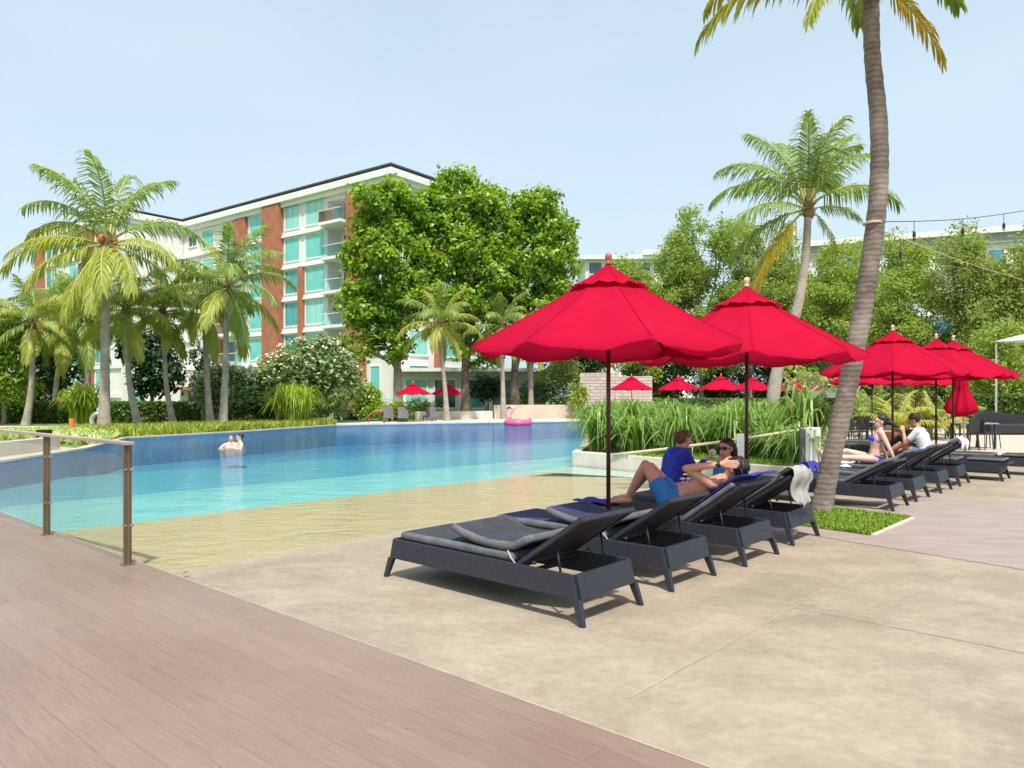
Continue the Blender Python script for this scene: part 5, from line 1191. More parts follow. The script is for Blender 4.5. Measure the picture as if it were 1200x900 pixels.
    if watch:
        e, w_ = J['e' + watch], J['w' + watch]; d = (w_ - e).normalized(); p = w_ - d * .03
        t = MB().tube([p - d * .012, p + d * .012], .033, 14); t.ell(p + Vector((-.02, -.028, .0)), (.018, .01, .018), n=10); t = t.build('watch', 'black', smooth=True); tag(t, 'black wristwatch on the reclining man', 'watch')
    return o
def shorts(c, J, ax, b):
    pv = J['pelvis']; up_ = (J['chest'] - pv).normalized()
    for k in (-1, 0, 1): c.cap(pv + ax * .078 * k + up_ * .02, pv + ax * .078 * k + up_ * .1, .112 * b, .103 * b)
    for S in 'LR':
        if 'k' + S in J: c.cap(J['h' + S], J['h' + S].lerp(J['k' + S], .42), .103 * b, .098 * b)
def shirt(c, J, ax, b):
    pv, ch, nk = J['pelvis'], J['chest'], J['neck']; wa = pv.lerp(ch, .5)
    for k in (-1, 0, 1): c.cap(pv + ax * .08 * k, wa + ax * .07 * k, .112 * b, .106 * b); c.cap(wa + ax * .07 * k, ch + ax * .09 * k, .106 * b, .113 * b)
    c.cap(J['sL'].lerp(J['sR'], .05), J['sR'].lerp(J['sL'], .05), .073 * b, .073 * b); c.cap(J['sL'].lerp(nk, .25), nk - (nk - ch) * .2, .062 * b, .058 * b); c.cap(J['sR'].lerp(nk, .25), nk - (nk - ch) * .2, .062 * b, .058 * b); c.cap(ch, nk.lerp(ch, .35), .113 * b, .075 * b)
    for S in 'LR':
        if 'e' + S in J: c.cap(J['s' + S], J['s' + S].lerp(J['e' + S], .6), .066 * b, .06 * b)
def bikini(c, J, ax, b):
    ch, nk = J['chest'], J['neck']; f = Vector(J['front']) 
    for k in (-1, 1): c.ell(ch + ax * .062 * k + f * .085 + Vector((0, 0, -.0)), (.048, .048, .05), n=10); c.cap(ch + ax * .062 * k + f * .09 + Vector((0, 0, .03)), nk + ax * .045 * k - Vector((0, 0, .03)), .008, .006, 6)
    n = 20; p_ = [ch + ax * math.cos(i / n * 6.283) * .19 * b + f * math.sin(i / n * 6.283) * .104 * b + Vector((0, 0, -.03)) for i in range(n + 1)]
    c.tube(p_, .011, 6)
def bottoms(c, J, ax, b):
    pv = J['pelvis']
    for k in (-1, 0, 1): c.cap(pv + ax * .07 * k, pv + ax * .07 * k + (J['chest'] - pv).normalized() * .02, .108 * b, .104 * b)
# reclining man on lounger 3
A = lambda s, w, z: on(3, s, w, z)
man = {'pelvis': A(1.12, 0, .475), 'chest': A(1.49, 0, .62), 'neck': A(1.68, 0, .73), 'head': A(1.78, 0, .82), 'sL': A(1.62, -.18, .68), 'sR': A(1.62, .18, .68),
       'eL': A(1.46, -.36, .83), 'wL': A(1.75, -.21, .88), 'eR': A(1.58, .42, .80), 'wR': A(1.83, .14, .84),
       'hL': A(1.10, -.09, .475), 'hR': A(1.10, .09, .475), 'kL': A(.86, -.10, .81), 'kR': A(.80, .10, .77), 'aL': A(.64, -.11, .43), 'aR': A(.50, .12, .43), 'tL': A(.46, -.12, .405), 'tR': A(.33, .13, .405)}
man['hdL'] = A(1.89, -.12, .875); man['pnL'] = man['wL'] + A(1.0, .12, 0) - A(1.2, 0, 0)
man['hdR'] = A(1.90, .03, .84); man['pnR'] = man['wR'] + A(1.0, -.12, 0) - A(1.2, 0, 0)
u_ = Vector((math.cos(VANG), math.sin(VANG), 0)); w_n = Vector((-math.sin(VANG), math.cos(VANG), 0)); up3 = Vector((0, 0, 1))
person('man in bright blue shorts reclining with hands behind his head and knees raised', man, 'skin', 'hair_dark', -u_ * .9 + up3 * .25, u_ * .25 + up3, vox=.0075, clothes=(('shorts', 'swim_blue', shorts),), watch='L', curl=.35, build_=.93)
# woman in blue shirt sitting sideways on lounger 4
A4 = lambda s, w, z: on(4, s, w, z)
def sit(A, s, w, z0, face, lean=.1, hh=.78, sc=1.0):
    f = Vector(face).normalized(); lf = Vector((-f.y, f.x, 0)); p = A(s, w, z0)
    d = {'pelvis': p + up3 * .08, 'chest': p + up3 * (.08 + .36 * sc) + f * lean * .6, 'neck': p + up3 * (.08 + .52 * sc) + f * lean, 'head': p + up3 * (.08 + .655 * sc) + f * (lean * 1.3 + .02)}
    for S, k in (('L', 1), ('R', -1)):
        d['s' + S] = p + up3 * (.08 + .46 * sc) + f * lean * .85 + lf * .17 * k * sc; d['h' + S] = p + up3 * .08 + lf * .09 * k
    return d, f, lf, p
d, f, lf, p = sit(A4, .34, .14, .375, (.75, .35, 0), .16, sc=.80)
for S, k in (('L', 1), ('R', -1)):
    d['e' + S] = d['s' + S] + f * .12 - up3 * .22 + lf * .04 * k; d['w' + S] = d['e' + S] + f * .2 + up3 * (.12 if S == 'R' else -.03) - lf * .06 * k
    d['k' + S] = d['h' + S] + f * .4 + up3 * .03; d['a' + S] = d['k' + S] + f * .08 - up3 * .38; d['t' + S] = d['a' + S] + f * .14 - up3 * .03
fan_p = d['wR'] + f * .1 + up3 * .06
person('person in a blue hooded shirt sitting with back turned to the camera', d, 'skin', 'hair_brown', f * 1 - up3 * .25, up3, s=.95, clothes=(('hooded_shirt', 'blue_cloth', lambda c, J, ax, b: (shirt(c, J, ax, b), c.ell(J['neck'] - f * .05 - up3 * .03, (.1, .1, .06)), [c.cap(J['s' + S], J['e' + S], .064, .055) for S in 'LR'], [c.cap(J['e' + S], J['e' + S].lerp(J['w' + S], .8), .055, .045) for S in 'LR'])), ('shorts', 'blue_cloth', shorts)), hairstyle='bun', build_=.9)
t = MB().lathe([(.01, 0), (.055, .012), (.07, .05), (.06, .1), (.02, .13)], n=14); t = t.build('ice_cream_cup', 'white_plastic', smooth=True); t.location = fan_p; t.scale = (.62,) * 3; t.rotation_euler = (.3, .2, 0); tag(t, 'white rounded cup held by the person in the blue shirt', 'cup')
# woman in sunglasses
d, f, lf, p = sit(A4, 1.03, .2, .36, (-.85, -.25, 0), -.03, sc=.70)
for S, k in (('L', 1), ('R', -1)):
    d['e' + S] = d['s' + S] - up3 * .22 + lf * .06 * k + f * .04; d['w' + S] = d['e' + S] + f * .2 - up3 * .05 - lf * .05 * k
    d['k' + S] = d['h' + S] + f * .42 + up3 * .05; d['a' + S] = d['k' + S] + f * .36 - up3 * .06; d['t' + S] = d['a' + S] + f * .05 + up3 * .12
person('dark-haired woman in sunglasses sitting behind the reclining man', d, 'skin', 'hair_dark', f + Vector((.1, -.6, -.02)), up3, clothes=(('top', 'blue_cloth', bottoms), ('dress', 'swim_blue', lambda c, J, ax, b: [c.cap(J['pelvis'] + ax * .08 * k, J['chest'] + ax * .09 * k - up3 * .03, .11 * b, .11 * b) for k in (-1, 0, 1)])), hairstyle='loose', build_=.9, glasses=True)
# bikini woman
A7 = lambda s, w, z: on(7, s, w, z)
d, f, lf, p = sit(A7, .96, .0, .375, -u_ - w_n * .55, -.1, sc=.95)
for S, k in (('L', 1), ('R', -1)):
    d['e' + S] = d['s' + S] - up3 * .25 - f * .1 + lf * .08 * k; d['w' + S] = d['e' + S] - up3 * .2 - f * .08
    d['hd' + S] = d['w' + S] - f * .8 - up3 * .3; d['pn' + S] = d['w' + S] - up3
    d['k' + S] = d['h' + S] + f * .42 + up3 * (.12 if S == 'R' else .02); d['a' + S] = d['k' + S] + f * .38 - up3 * (.1 if S == 'R' else .0); d['t' + S] = d['a' + S] + f * .06 + up3 * .12
d['front'] = f
person('woman in a cobalt bikini sitting upright and leaning back on her arms', d, 'skin_pale', 'hair_dark', f + up3 * .1, up3, clothes=(('bikini_top', 'bikini', bikini), ('bikini_bottom', 'bikini', bottoms)), hairstyle='wind', build_=.85)
# man in T-shirt
A8 = lambda s, w, z: on(8, s, w, z)
d, f, lf, p = sit(A8, 1.46, .0, .375, -u_, .14, sc=.95)
for S, k in (('L', 1), ('R', -1)):
    d['e' + S] = d['s' + S] - up3 * .22 + f * .18 + lf * .02 * k; d['w' + S] = d['e' + S] + f * .06 + up3 * (.22 if S == 'L' else .1) - lf * .1 * k
    d['k' + S] = d['h' + S] + f * .4 + up3 * (.2 if S == 'L' else .1); d['a' + S] = d['k' + S] + f * .24 - up3 * (.2 if S == 'L' else .1); d['t' + S] = d['a' + S] + f * .14
person('man in a white T-shirt sitting bent forward with a hand at his chin', d, 'skin_tan', 'hair_dark', f - up3 * .6, up3, clothes=(('t_shirt', 'white_cloth', shirt), ('shorts', 'swim_blue', shorts)), build_=.95)
# swimmers
for px, lb, hr, fc, dz in ((271, 'left one of the two bare-shouldered swimmers in the deep water', 'hair_brown', (.3, -1, 0), 0), (281, 'right one of the two bare-shouldered swimmers in the deep water', 'hair_dark', (-.8, -.6, 0), .03)):
    Y = 22.6; f = Vector(fc).normalized(); lf = Vector((-f.y, f.x, 0)); p = Vector((X(px, Y), Y, -.37 + dz)); bk = Vector((-.36, .93, 0)); d = {'pelvis': p + up3 * .14 + bk * .42, 'chest': p + up3 * .3, 'neck': p + up3 * .46, 'head': p + up3 * .6}
    for S, k in (('L', 1), ('R', -1)):
        d['s' + S] = p + up3 * .4 + lf * .19 * k; d['e' + S] = d['s' + S] - up3 * .14 + lf * .16 * k + f * .08; d['w' + S] = d['e' + S] + f * .22 + up3 * .04 - lf * .1 * k
        d['h' + S] = d['pelvis'] + Vector((1, 0, 0)) * .09 * k; d['k' + S] = d['h' + S] - up3 * .04 + bk * .4; d['a' + S] = d['k' + S] - up3 * .05 + bk * .38
    person(lb, d, 'skin_pale', hr, f, up3, vox=.014, build_=1.02)
# drink next to the man on a small side table
st = thing('side_table', 'small dark side table between the reclining man and his neighbours', 'table', tuple(P(783, 612)) + (0,))
tp_ = on(3, 1.0, .46, 0); st.location = (tp_.x, tp_.y, 0)
MB().bb(-.13, .13, -.13, .13, .40, .43).build('tabletop', 'wicker', st, bevel=.005)
for sx in (-1, 1):
    for sy in (-1, 1): MB().bar((sx * .11, sy * .11, .4), (sx * .12, sy * .12, 0), .025, .025).build('leg', 'wicker', st)
cu = thing('drink_cup', 'clear iced drink with white straws beside the blue shorts', 'drink', (tp_.x, tp_.y, .432))
MB().lathe([(.03, 0), (.034, .03), (.042, .13)], n=16).build('tumbler', 'cup', cu, smooth=True); MB().lathe([(.027, .004), (.033, .09)], n=14).build('ice', 'white_cloth', cu, smooth=True)
mb = MB(); mb.tube([(0, 0, .08), (.03, 0, .2)], .005, 6); mb.tube([(0, 0, .08), (-.035, 0, .2)], .005, 6); mb.ell((-.03, 0, .2), (.03, .02, .015)); mb.ell((.03, 0, .2), (.025, .02, .015)); mb.build('straw', 'white_plastic', cu)

# ------------------------------------------------------------------ railing with glass
rl = thing('glass_railing', 'bronze-posted glass railing along the edge of the timber deck', 'railing', (-3.43, 6.6, 0))
pp = [Vector((-3.43, 6.6, 0)), Vector((-5.05, 8.03, 0)), Vector((-6.67, 9.46, 0)), Vector((-8.29, 10.89, 0))]
dr = (pp[1] - pp[0]).normalized(); sdv = Vector((-dr.y, dr.x, 0)); rm = Matrix((dr, sdv, up3)).transposed()
for q in pp:
    m_ = MB(); m_.box(q + up3 * .535, (.05, .022, 1.07), rm); m_.box(q + up3 * .535 + sdv * .026 * 0 - dr * .0, (.012, .07, 1.06), rm); m_.box(q + up3 * .008, (.1, .1, .008), rm); pst = m_.build('post', 'bronze', rl, world=True, bevel=.002)
    for z in (.35, .85):
        m_ = MB(); m_.tube([q + up3 * z - sdv * .05, q + up3 * z + sdv * .03], .014, 10)
        for v in range(len(m_.v)): m_.v[v] = tuple(Vector(m_.v[v]) - rl.location)
        link('clamp', m_.mesh('clamp', 'knob'), pst)
MB().bar(pp[0] + up3 * 1.085 - dr * .06, pp[3] + up3 * 1.085, .075, .03).build('handrail', 'rail_top', rl, world=True, bevel=.004)
for i in range(3):
    MB().box((pp[i] + pp[i + 1]) / 2 + up3 * .53, ((pp[i + 1] - pp[i]).length - .07, .01, .88), rm).build('glass_panel', 'glass', rl, world=True)
# handrail over planter
hr = thing('pool_handrail', 'pale sloping rope handrail running along the planter edge', 'handrail', (PA[0], PA[1], 0))
a0 = Vector((X(717, 16.0), 16.0, Z(533, 16.0))); a1 = Vector((X(951, 13.25), 13.25, Z(502, 13.25)))
pts_ = [a0.lerp(a1, i / 10) - up3 * .03 * math.sin(math.pi * i / 10) for i in range(11)]
MB().tube(pts_, .028, 8).build('rail', 'rope', hr, smooth=True, world=True)
for tt in (.09, .45, .71): q = a0.lerp(a1, tt); MB().tube([(q.x, q.y, .2), tuple(q)], .016, 8).build('post', 'knob', hr, smooth=True, world=True)
wp = thing('white_gate_panel', 'white end panel at the high end of the rope handrail', 'panel', (a1.x, a1.y, 0))
m_ = MB(); m_.bb(-.1, .17, .0, .08, 0, .95); m_.build('panel', 'white_trim', wp, bevel=.01); m_ = MB(); m_.bb(-.2, -.13, .0, .06, 0, .93); m_.build('post', 'padside', wp, bevel=.005)
for px, Y, h in ((868, 14.0, .55),):
    o = MB().bb(-.07, .07, 0, .04, .25, .25 + h).build('marker_board', 'white_trim', bevel=.01); o.location = (X(px, Y), Y, 0); tag(o, 'small white board on the planter behind the sunglasses woman', 'board')

# ------------------------------------------------------------------ flamingo float
fl = thing('flamingo_float', 'pink inflatable flamingo floating at the far end of the pool', 'pool float', (X(607, 41), 41, -.05), R(0))
n = 28; pts_ = [(math.cos(i / n * 6.283) * .6, math.sin(i / n * 6.283) * .5, .12) for i in range(n + 1)]
MB().tube(pts_, .19, 14).build('ring', 'pink', fl, smooth=True)
MB().ell((.35, 0, .3), (.32, .34, .1)).build('wing', 'pinkpale', fl, smooth=True); MB().tube([(-.45, 0, .2), (-.52, 0, .5), (-.38, 0, .72), (-.28, 0, .85), (-.32, 0, .98), (-.42, 0, .98)], [.15, .11, .1, .1, .12, .1], 12).build('neck', 'pinkpale', fl, smooth=True)
MB().tube([(-.44, 0, .97), (-.56, 0, .93), (-.6, 0, .83)], [.07, .05, .015], 10).build('beak', 'black', fl, smooth=True); MB().ell((.62, 0, .32), (.12, .1, .1)).build('tail', 'pink', fl, smooth=True)

# ------------------------------------------------------------------ dining area
def chair(label, x, y, rz, g='black chairs around the dining tables'):
    t = thing('dining_chair', label, 'chair', (x, y, .004), rz, g)
    MB().bb(-.22, .22, -.22, .22, .43, .46).build('seat', 'blackfab', t, bevel=.008)
    MB().box((0, .23, .68), (.42, .025, .36), Matrix.Rotation(R(-8), 3, 'X')).build('backrest', 'blackfab', t, bevel=.008)
    for sx in (-1, 1):
        for sy in (-1, 1): MB().bar((sx * .19, sy * .19, .43), (sx * .21, sy * .23, 0), .022, .022).build('leg', 'metal_dark', t)
    return t
def table(label, x, y, rz=0, w=1.3, d_=.8):
    t = thing('dining_table', label, 'table', (x, y, .004), rz, 'dark dining tables under the far parasols')
    MB().bb(-w / 2, w / 2, -d_ / 2, d_ / 2, .71, .745).build('tabletop', 'tabletop', t, bevel=.006)
    for sx in (-1, 1):
        for sy in (-1, 1): MB().bar((sx * (w / 2 - .07), sy * (d_ / 2 - .07), .71), (sx * (w / 2 - .07), sy * (d_ / 2 - .07), 0), .05, .05).build('leg', 'metal_dark', t)
table('dark table just right of the leaning palm trunk', X(1002, 23), 23, R(5)); table('dark table further back behind the bikini woman', X(985, 29), 29, 0); table('table with stools on the plaza near the right edge', X(1140, 21.5), 21.5, R(8), 1.0)
table('table behind the man in the white T-shirt', X(1100, 27), 27, R(3))
cp_ = [(990, 22.2, 175, 'chair with its back to the pool left of the table by the trunk'), (1006, 22.4, 185, 'chair nearest the bikini woman at the table by the trunk'), (996, 24, 10, 'chair on the far side of the table by the trunk'), (1016, 24, -10, 'chair behind the bikini woman, far side of her table'),
       (975, 28, 175, 'chair left of the trunk at the farther table'), (995, 28.1, 185, 'chair at the farther table seen just past the trunk'), (985, 30, 0, 'farthest chair behind the trunk at the back table'), (1150, 20.9, 120, 'outer chair at the table near the right edge'), (1158, 21.6, 95, 'chair facing left at the table near the right edge'), (1133, 20.8, 200, 'chair nearest the closed parasol'), (1088, 26.2, 175, 'chair left of the T-shirt man behind his parasol pole'), (1108, 26.3, 190, 'chair right behind the head of the T-shirt man')]
for px, Y, a, lb in cp_: chair(lb, X(px, Y), Y, R(a))
# black curved bench / daybed
bb_ = thing('curved_bench', 'black high-backed curved bench at the right edge of the plaza', 'bench', (X(1180, 30), 30, 0))
mb = MB(); nn_ = 14
for i in range(nn_ + 1):
    t = i / nn_; x = -1.5 + 4.2 * t; y = .5 * math.sin(t * 2.5); h = 1.0 * (1 - .42 * t) * min(1, .55 + 4 * t)
    mb.v += [(x, y - .12, 0), (x, y - .12, h), (x, y + .12, h), (x, y + .12, 0)]
for i in range(nn_):
    a = i * 4
    for k in range(3): mb.f.append((a + k, a + 4 + k, a + 5 + k, a + 1 + k)); mb.m.append(0)
mb.f += [(0, 1, 2, 3), tuple(nn_ * 4 + k for k in (3, 2, 1, 0))]; mb.m += [0, 0]
mb.build('backrest', 'blackfab', bb_, bevel=.02); MB().bb(-1.3, 2.6, -1.0, -.14, .05, .42).build('seat', 'blackfab', bb_, bevel=.04)
# round black daybed shell seen beyond the dining chairs
dbd = thing('daybed_shell', 'rounded black daybed hood beyond the dining tables', 'daybed', (X(1035, 34), 34, 0))
mb = MB(); nu, nv = 14, 8
for i in range(nu + 1):
    for j in range(nv + 1): a = math.pi * i / nu; b = math.pi / 2 * j / nv; mb.v.append((math.cos(a) * math.cos(b) * 1.0, math.sin(a) * math.cos(b) * .9, math.sin(b) * 1.15 + .1))
for i in range(nu):
    for j in range(nv): mb.f.append((i * (nv + 1) + j, i * (nv + 1) + j + 1, (i + 1) * (nv + 1) + j + 1, (i + 1) * (nv + 1) + j)); mb.m.append(0)
h_ = mb.build('hood', 'blackfab', dbd, smooth=True); h_.modifiers.new('s', 'SOLIDIFY').thickness = .05
MB().lathe([(.95, .02), (1.0, .05), (1.0, .35), (.9, .42)], n=24).build('seat', 'padside', dbd, smooth=False)
# potted palm and bushy yellow-green palms
pot = thing('potted_palm', 'terracotta pot with pale-stemmed palm behind the bikini woman', 'potted plant', (X(1051, 21), 21, .004))
MB().lathe([(.22, 0), (.3, .42), (.33, .43), (.33, .5), (.28, .5)], n=20).build('pot', 'terracotta', pot, smooth=False)
def areca(parent, n, L_, seed, z0=.4, tone='y'):
    r = random.Random(seed); st_ = MB()
    for i in range(5): a = r.uniform(0, 6.28); st_.tube([(0.08 * math.cos(a), .08 * math.sin(a), z0), (.16 * math.cos(a), .16 * math.sin(a), z0 + L_ * .5)], [.025, .018], 6)
    st_.build('stem', 'rachis', parent, smooth=True)
    for i in range(n):
        f_ = link('frond', frond_mesh(r.choice((75, 75, 55, 55, 35)), tone, r.randint(1, 3), 24, .11, .75), parent); s_ = L_ / 4 * r.uniform(.8, 1.15); f_.scale = (s_,) * 3; f_.location = (0, 0, z0 + r.uniform(.1, .5) * L_ * .5); f_.rotation_euler = (0, 0, i * 2.4)
areca(pot, 11, 1.25, 1)
for px, Y, L_, tone, lb in ((1030, 27.5, 1.8, 'g', 'bushy palm behind the bikini woman'), (1062, 28, 1.6, 'y', 'yellowish palm between the two middle parasol poles'), (1092, 26, 1.7, 'y', 'yellow-green palm behind the T-shirt man'), (1112, 29, 1.5, 'g', 'green palm left of the closed parasol'), (1010, 33, 1.9, 'g', 'palm shrub behind the far dining table')):
    q = thing('areca_palm', lb, 'plant', (X(px, Y), Y, 0)); areca(q, 13, L_, px, .0, tone)
hedge('low green hedge behind the dining tables', (X(965, 38), 38), (X(1140, 38), 38), 1.2, .9, 9000, 53)
hedge('leafy hedge along the back of the plaza', (X(1120, 36), 36), (X(1240, 36), 36), 1.6, 1.5, 9000, 54)
hedge('dark hedge behind the planter under the distant parasols', (X(760, 60), 60), (X(990, 60), 60), 1.6, 1.3, 9000, 55)
shrub('spiky bronze plant at the left end of the stone wall', 677, 462, 9, 18, 50.5, 500, .3, 'leaf_olive', 70)
c_ = link('lily_clump', clump_mesh(60, 1.9, .8, .1, 44, 'cover', .15)); c_.location = (X(676, 50.3), 50.3, 0); tag(c_, 'tall dried spiky plant beside the stone wall', 'plant')
# white canopy at right
wc = thing('shade_canopy', 'white fabric shade canopy at the right edge above the hedge', 'canopy', (X(1238, 31), 31, 0))
mb = MB(); zt = Z(383, 31); mb.add([(-1.2, -1.2, zt - .6), (2.4, -1.2, zt - .75), (2.4, 2.2, zt - .5), (-1.2, 2.2, zt - .45), (.6, .4, zt + .15)], [(0, 1, 4), (1, 2, 4), (2, 3, 4), (3, 0, 4)]); q = mb.build('fabric_roof', 'canopy_white', wc); q.modifiers.new('s', 'SOLIDIFY').thickness = .03
for x, y in ((-1.15, 2.1), (2.35, 2.1), (2.35, -1.15), (.6, .4)): MB().tube([(x, y, 0), (x, y, zt - .55 if x != .6 else zt + .1)], .04, 8).build('pole', 'white_trim', wc)

# ------------------------------------------------------------------ string lights
def cable(label, pts_, bulbs, seed, drop=.2, m='metal_dark'):
    o = thing('string_lights', label, 'string lights', tuple(pts_[0])); P0 = [Vector(p) for p in pts_]; path = []
    for i in range(len(P0) - 1):
        for k in range(8): t = k / 8; path.append(P0[i].lerp(P0[i + 1], t) - up3 * .05 * math.sin(math.pi * t))
    path.append(P0[-1]); MB().tube(path, .0055 if m == 'metal_dark' else .006, 6).build('cable', m, o, world=True)
    for bpos in bulbs:
        f_ = bpos * (len(path) - 1); i = min(int(f_), len(path) - 2); q = path[i].lerp(path[i + 1], f_ - i); mb = MB(); mb.tube([q, q - up3 * (drop - .07)], .004, 6); mb.lathe([(.008, .07), (.018, .055), (.022, .0), (.012, -.004)], tuple(q - up3 * drop), 10); s_ = mb.build('lamp_socket', 'socket', o, world=True)
        g_ = MB().ell(q - up3 * (drop + .022), (.018, .018, .026), n=10); g_.v = [tuple(Vector(v) - o.location) for v in g_.v]; link('bulb', g_.mesh('bulb', 'bulbglass', smooth=True), s_)
tr_ = Vector((X(1021, 9.35), 9.2, Z(263, 9.35)))
cable('upper black string of lamp sockets running right from the leaning palm', [tr_, (X(1200, 11), 11, Z(247, 11)), (X(1330, 12.5), 12.5, Z(235, 12.5))], [.11, .27, .42, .62, .82], 1, .2)
cable('lower pale string sloping down right behind the leaning palm', [tr_ + Vector((.1, .25, -.02)), (X(1180, 20), 20, Z(322, 20)), (X(1290, 26), 26, Z(355, 26))], [.05, .2, .35, .6], 2, .25, 'rope')
t = MB().lathe([(.122, -.012), (.124, 0), (.122, .012)], tuple(tr_ + Vector((0.0, .1, 0))), 20); t = t.build('trunk_strap', 'wood_pale', smooth=True); tag(t, 'pale strap tied round the leaning palm under the cables', 'strap')

# ------------------------------------------------------------------ small garden things
lp_ = thing('garden_lamp', 'garden lamp post with lantern head beside the annex', 'lamp', (X(240, 44), 44, 0))
MB().tube([(0, 0, 0), (0, 0, 4.2)], .05, 8).build('post', 'metal_dark', lp_); MB().lathe([(.12, 4.2), (.25, 4.4), (.3, 4.9), (.1, 5.1)], n=10).build('lamp_head', 'white_trim', lp_); MB().lathe([(.42, 5.1), (.4, 5.15), (.08, 5.35)], n=12).build('cap', 'roofgrey', lp_)
sc_ = thing('garden_sculpture', 'round white garden sculpture half hidden by the tallest palm trunk', 'sculpture', (X(115.5, 33.6), 33.6, 0), scale=.75)
pts_ = [(math.cos(i / 20 * 6.283) * .42, 0, .55 + math.sin(i / 20 * 6.283) * .45) for i in range(21)]
MB().tube(pts_, .13, 10).build('ring', 'white_trim', sc_, smooth=True); MB().ell((.05, 0, 1.2), (.16, .14, .2)).build('head', 'white_trim', sc_, smooth=True); MB().lathe([(.4, -.02), (.38, .08)], n=16).build('plinth', 'white_trim', sc_)
q = MB().tube([(0, 0, -.02), (0, 0, .62)], .1, 12).build('orange_bollard', 'orange', smooth=False); q.location = (X(84, 30), 30, 0); tag(q, 'short orange post beside the tall palm foot', 'post')
tl = thing('timber_handrail', 'curved orange timber handrail by the shrubs at the pool end', 'handrail', (X(444, 42.5), 42.5, 0))
MB().tube([(-.8, 0, .25), (-.3, 0, .65), (.2, 0, .75), (.3, 0, .7), (.3, 0, 0)], .05, 8).build('rail', 'wood_mid', tl, smooth=True); MB().tube([(-.6, .1, 0), (-.6, .02, .42)], .035, 8).build('post', 'wood_mid', tl)
q = thing('garden_bin', 'black square planter box near the glass railing path', 'bin', (X(52, 24.5), 24.5, .02), scale=.65); MB().prism([(-.25, -.25), (.25, -.25), (.25, .25), (-.25, .25)], 0, .55).build('body', 'black', q, bevel=.01); MB().bb(-.28, .28, -.28, .28, .55, .6).build('lid', 'black', q, bevel=.01)
q = thing('spot_light', 'small black garden spotlight at the foot of the lime bush', 'lamp', (X(331, 37.3), 37.3, 0)); MB().tube([(0, 0, 0), (0, 0, .35)], .02, 6).build('stake', 'black', q); MB().lathe([(.06, .35), (.12, .45), (.12, .6)], n=10).build('lamp_head', 'black', q)
q = thing('pool_side_chair', 'dark metal chair in front of the stone wall', 'chair', (X(708, 47), 47, .004), R(200)); MB().bb(-.25, .25, -.25, .25, .42, .47).build('seat', 'metal_dark', q); MB().box((0, .26, .72), (.5, .03, .5), Matrix.Rotation(R(-10), 3, 'X')).build('backrest', 'metal_dark', q)
for sx in (-1, 1):
    for sy in (-1, 1): MB().bar((sx * .22, sy * .22, .43), (sx * .24, sy * .25, 0), .025, .025).build('leg', 'metal_dark', q)
# fallen leaves
rl_ = random.Random(9)
for i, (px, py, lb) in enumerate(((218, 673, 'fallen brown leaf on the concrete at the water corner'),)):
    x, y = P(px, py); mb = MB(); mb.add([(-.05, 0, 0), (0, .018, .008), (.05, 0, .004), (0, -.018, .01)], [(0, 1, 2, 3)]); q = mb.build('fallen_leaf', 'treebark'); q.location = (x, y, .012); q.rotation_euler = (0, 0, rl_.uniform(0, 3)); tag(q, lb, 'leaf'); q.modifiers.new('s', 'SOLIDIFY').thickness = .002

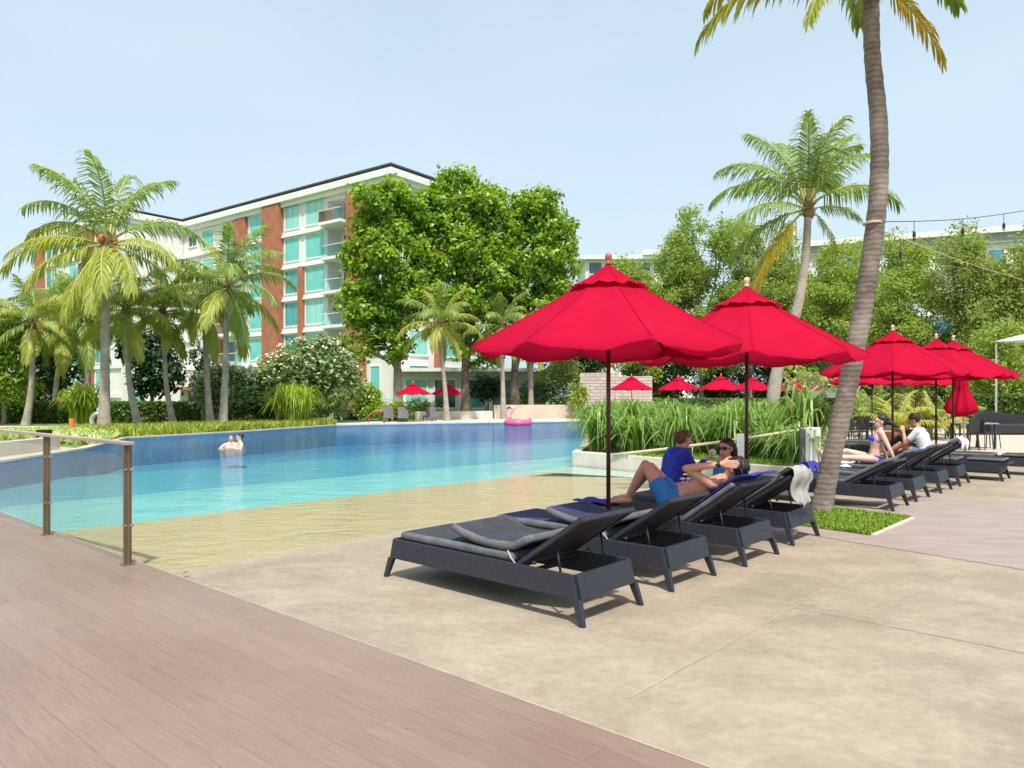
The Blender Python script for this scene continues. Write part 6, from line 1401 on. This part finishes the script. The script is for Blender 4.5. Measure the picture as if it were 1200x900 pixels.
# ------------------------------------------------------------------ light, sky, camera
SUN_EL, SUN_AZ = 60.0, 8.0          # azimuth: degrees from -Y (behind the camera) towards +X
e, a = R(SUN_EL), R(SUN_AZ)
sd_ = Vector((math.sin(a) * math.cos(e), -math.cos(a) * math.cos(e), math.sin(e)))
sun = bpy.data.lights.new('sun', 'SUN'); sun.energy = 3.0; sun.angle = R(2.5); sun.color = (1, .95, .87)
so = bpy.data.objects.new('sun', sun); C.objects.link(so); so.rotation_euler = sd_.to_track_quat('Z', 'Y').to_euler()
W = bpy.data.worlds.new('World'); SC.world = W; W.use_nodes = True; t = W.node_tree
for n_ in list(t.nodes): t.nodes.remove(n_)
wo = N(t, 'ShaderNodeOutputWorld'); bg = N(t, 'ShaderNodeBackground', Strength=.15); sk = N(t, 'ShaderNodeTexSky'); sk.sky_type = 'NISHITA'; sk.sun_disc = False
sk.sun_elevation = e; sk.sun_rotation = math.atan2(sd_.x, sd_.y); sk.air_density = 1.0; sk.dust_density = 3.0; sk.ozone_density = 1.0; sk.altitude = 0
vl = N(t, 'ShaderNodeMix', data_type='RGBA'); vl.inputs[0].default_value = .66; vl.inputs[7].default_value = (2.85, 3.5, 3.78, 1); tw = N(t, 'ShaderNodeTexCoord'); mw = N(t, 'ShaderNodeMapping'); mw.inputs['Scale'].default_value = (1, 1, 3); nw = N(t, 'ShaderNodeTexNoise', Scale=1.6, Detail=5); rw = N(t, 'ShaderNodeMapRange'); rw.inputs['From Min'].default_value = .3; rw.inputs['From Max'].default_value = .7; rw.inputs['To Min'].default_value = .58; rw.inputs['To Max'].default_value = .8; L(t, tw.outputs['Generated'], mw.inputs[0]); L(t, mw.outputs[0], nw.inputs['Vector']); L(t, nw.outputs[0], rw.inputs[0]); L(t, rw.outputs[0], vl.inputs[0]); L(t, sk.outputs[0], vl.inputs[6]); L(t, vl.outputs[2], bg.inputs[0]); L(t, bg.outputs[0], wo.inputs[0])
cam = bpy.data.cameras.new('camera'); co = bpy.data.objects.new('camera', cam); C.objects.link(co); co.location = (0, 0, CH); co.rotation_euler = (R(90), 0, 0)
cam.sensor_width = 36; cam.lens = F / 1200 * 36; cam.shift_y = 15 / 1200; cam.clip_end = 3000; cam.clip_start = .05; SC.camera = co
SC.view_settings.view_transform = 'Standard'; SC.view_settings.look = 'None'; SC.view_settings.gamma = 1; SC.view_settings.exposure = .78
SC.cycles.max_bounces = 8; SC.cycles.transparent_max_bounces = 16; SC.cycles.use_denoising = True; SC.cycles.caustics_reflective = False; SC.cycles.caustics_refractive = False
SC.cycles.sample_clamp_indirect = 8
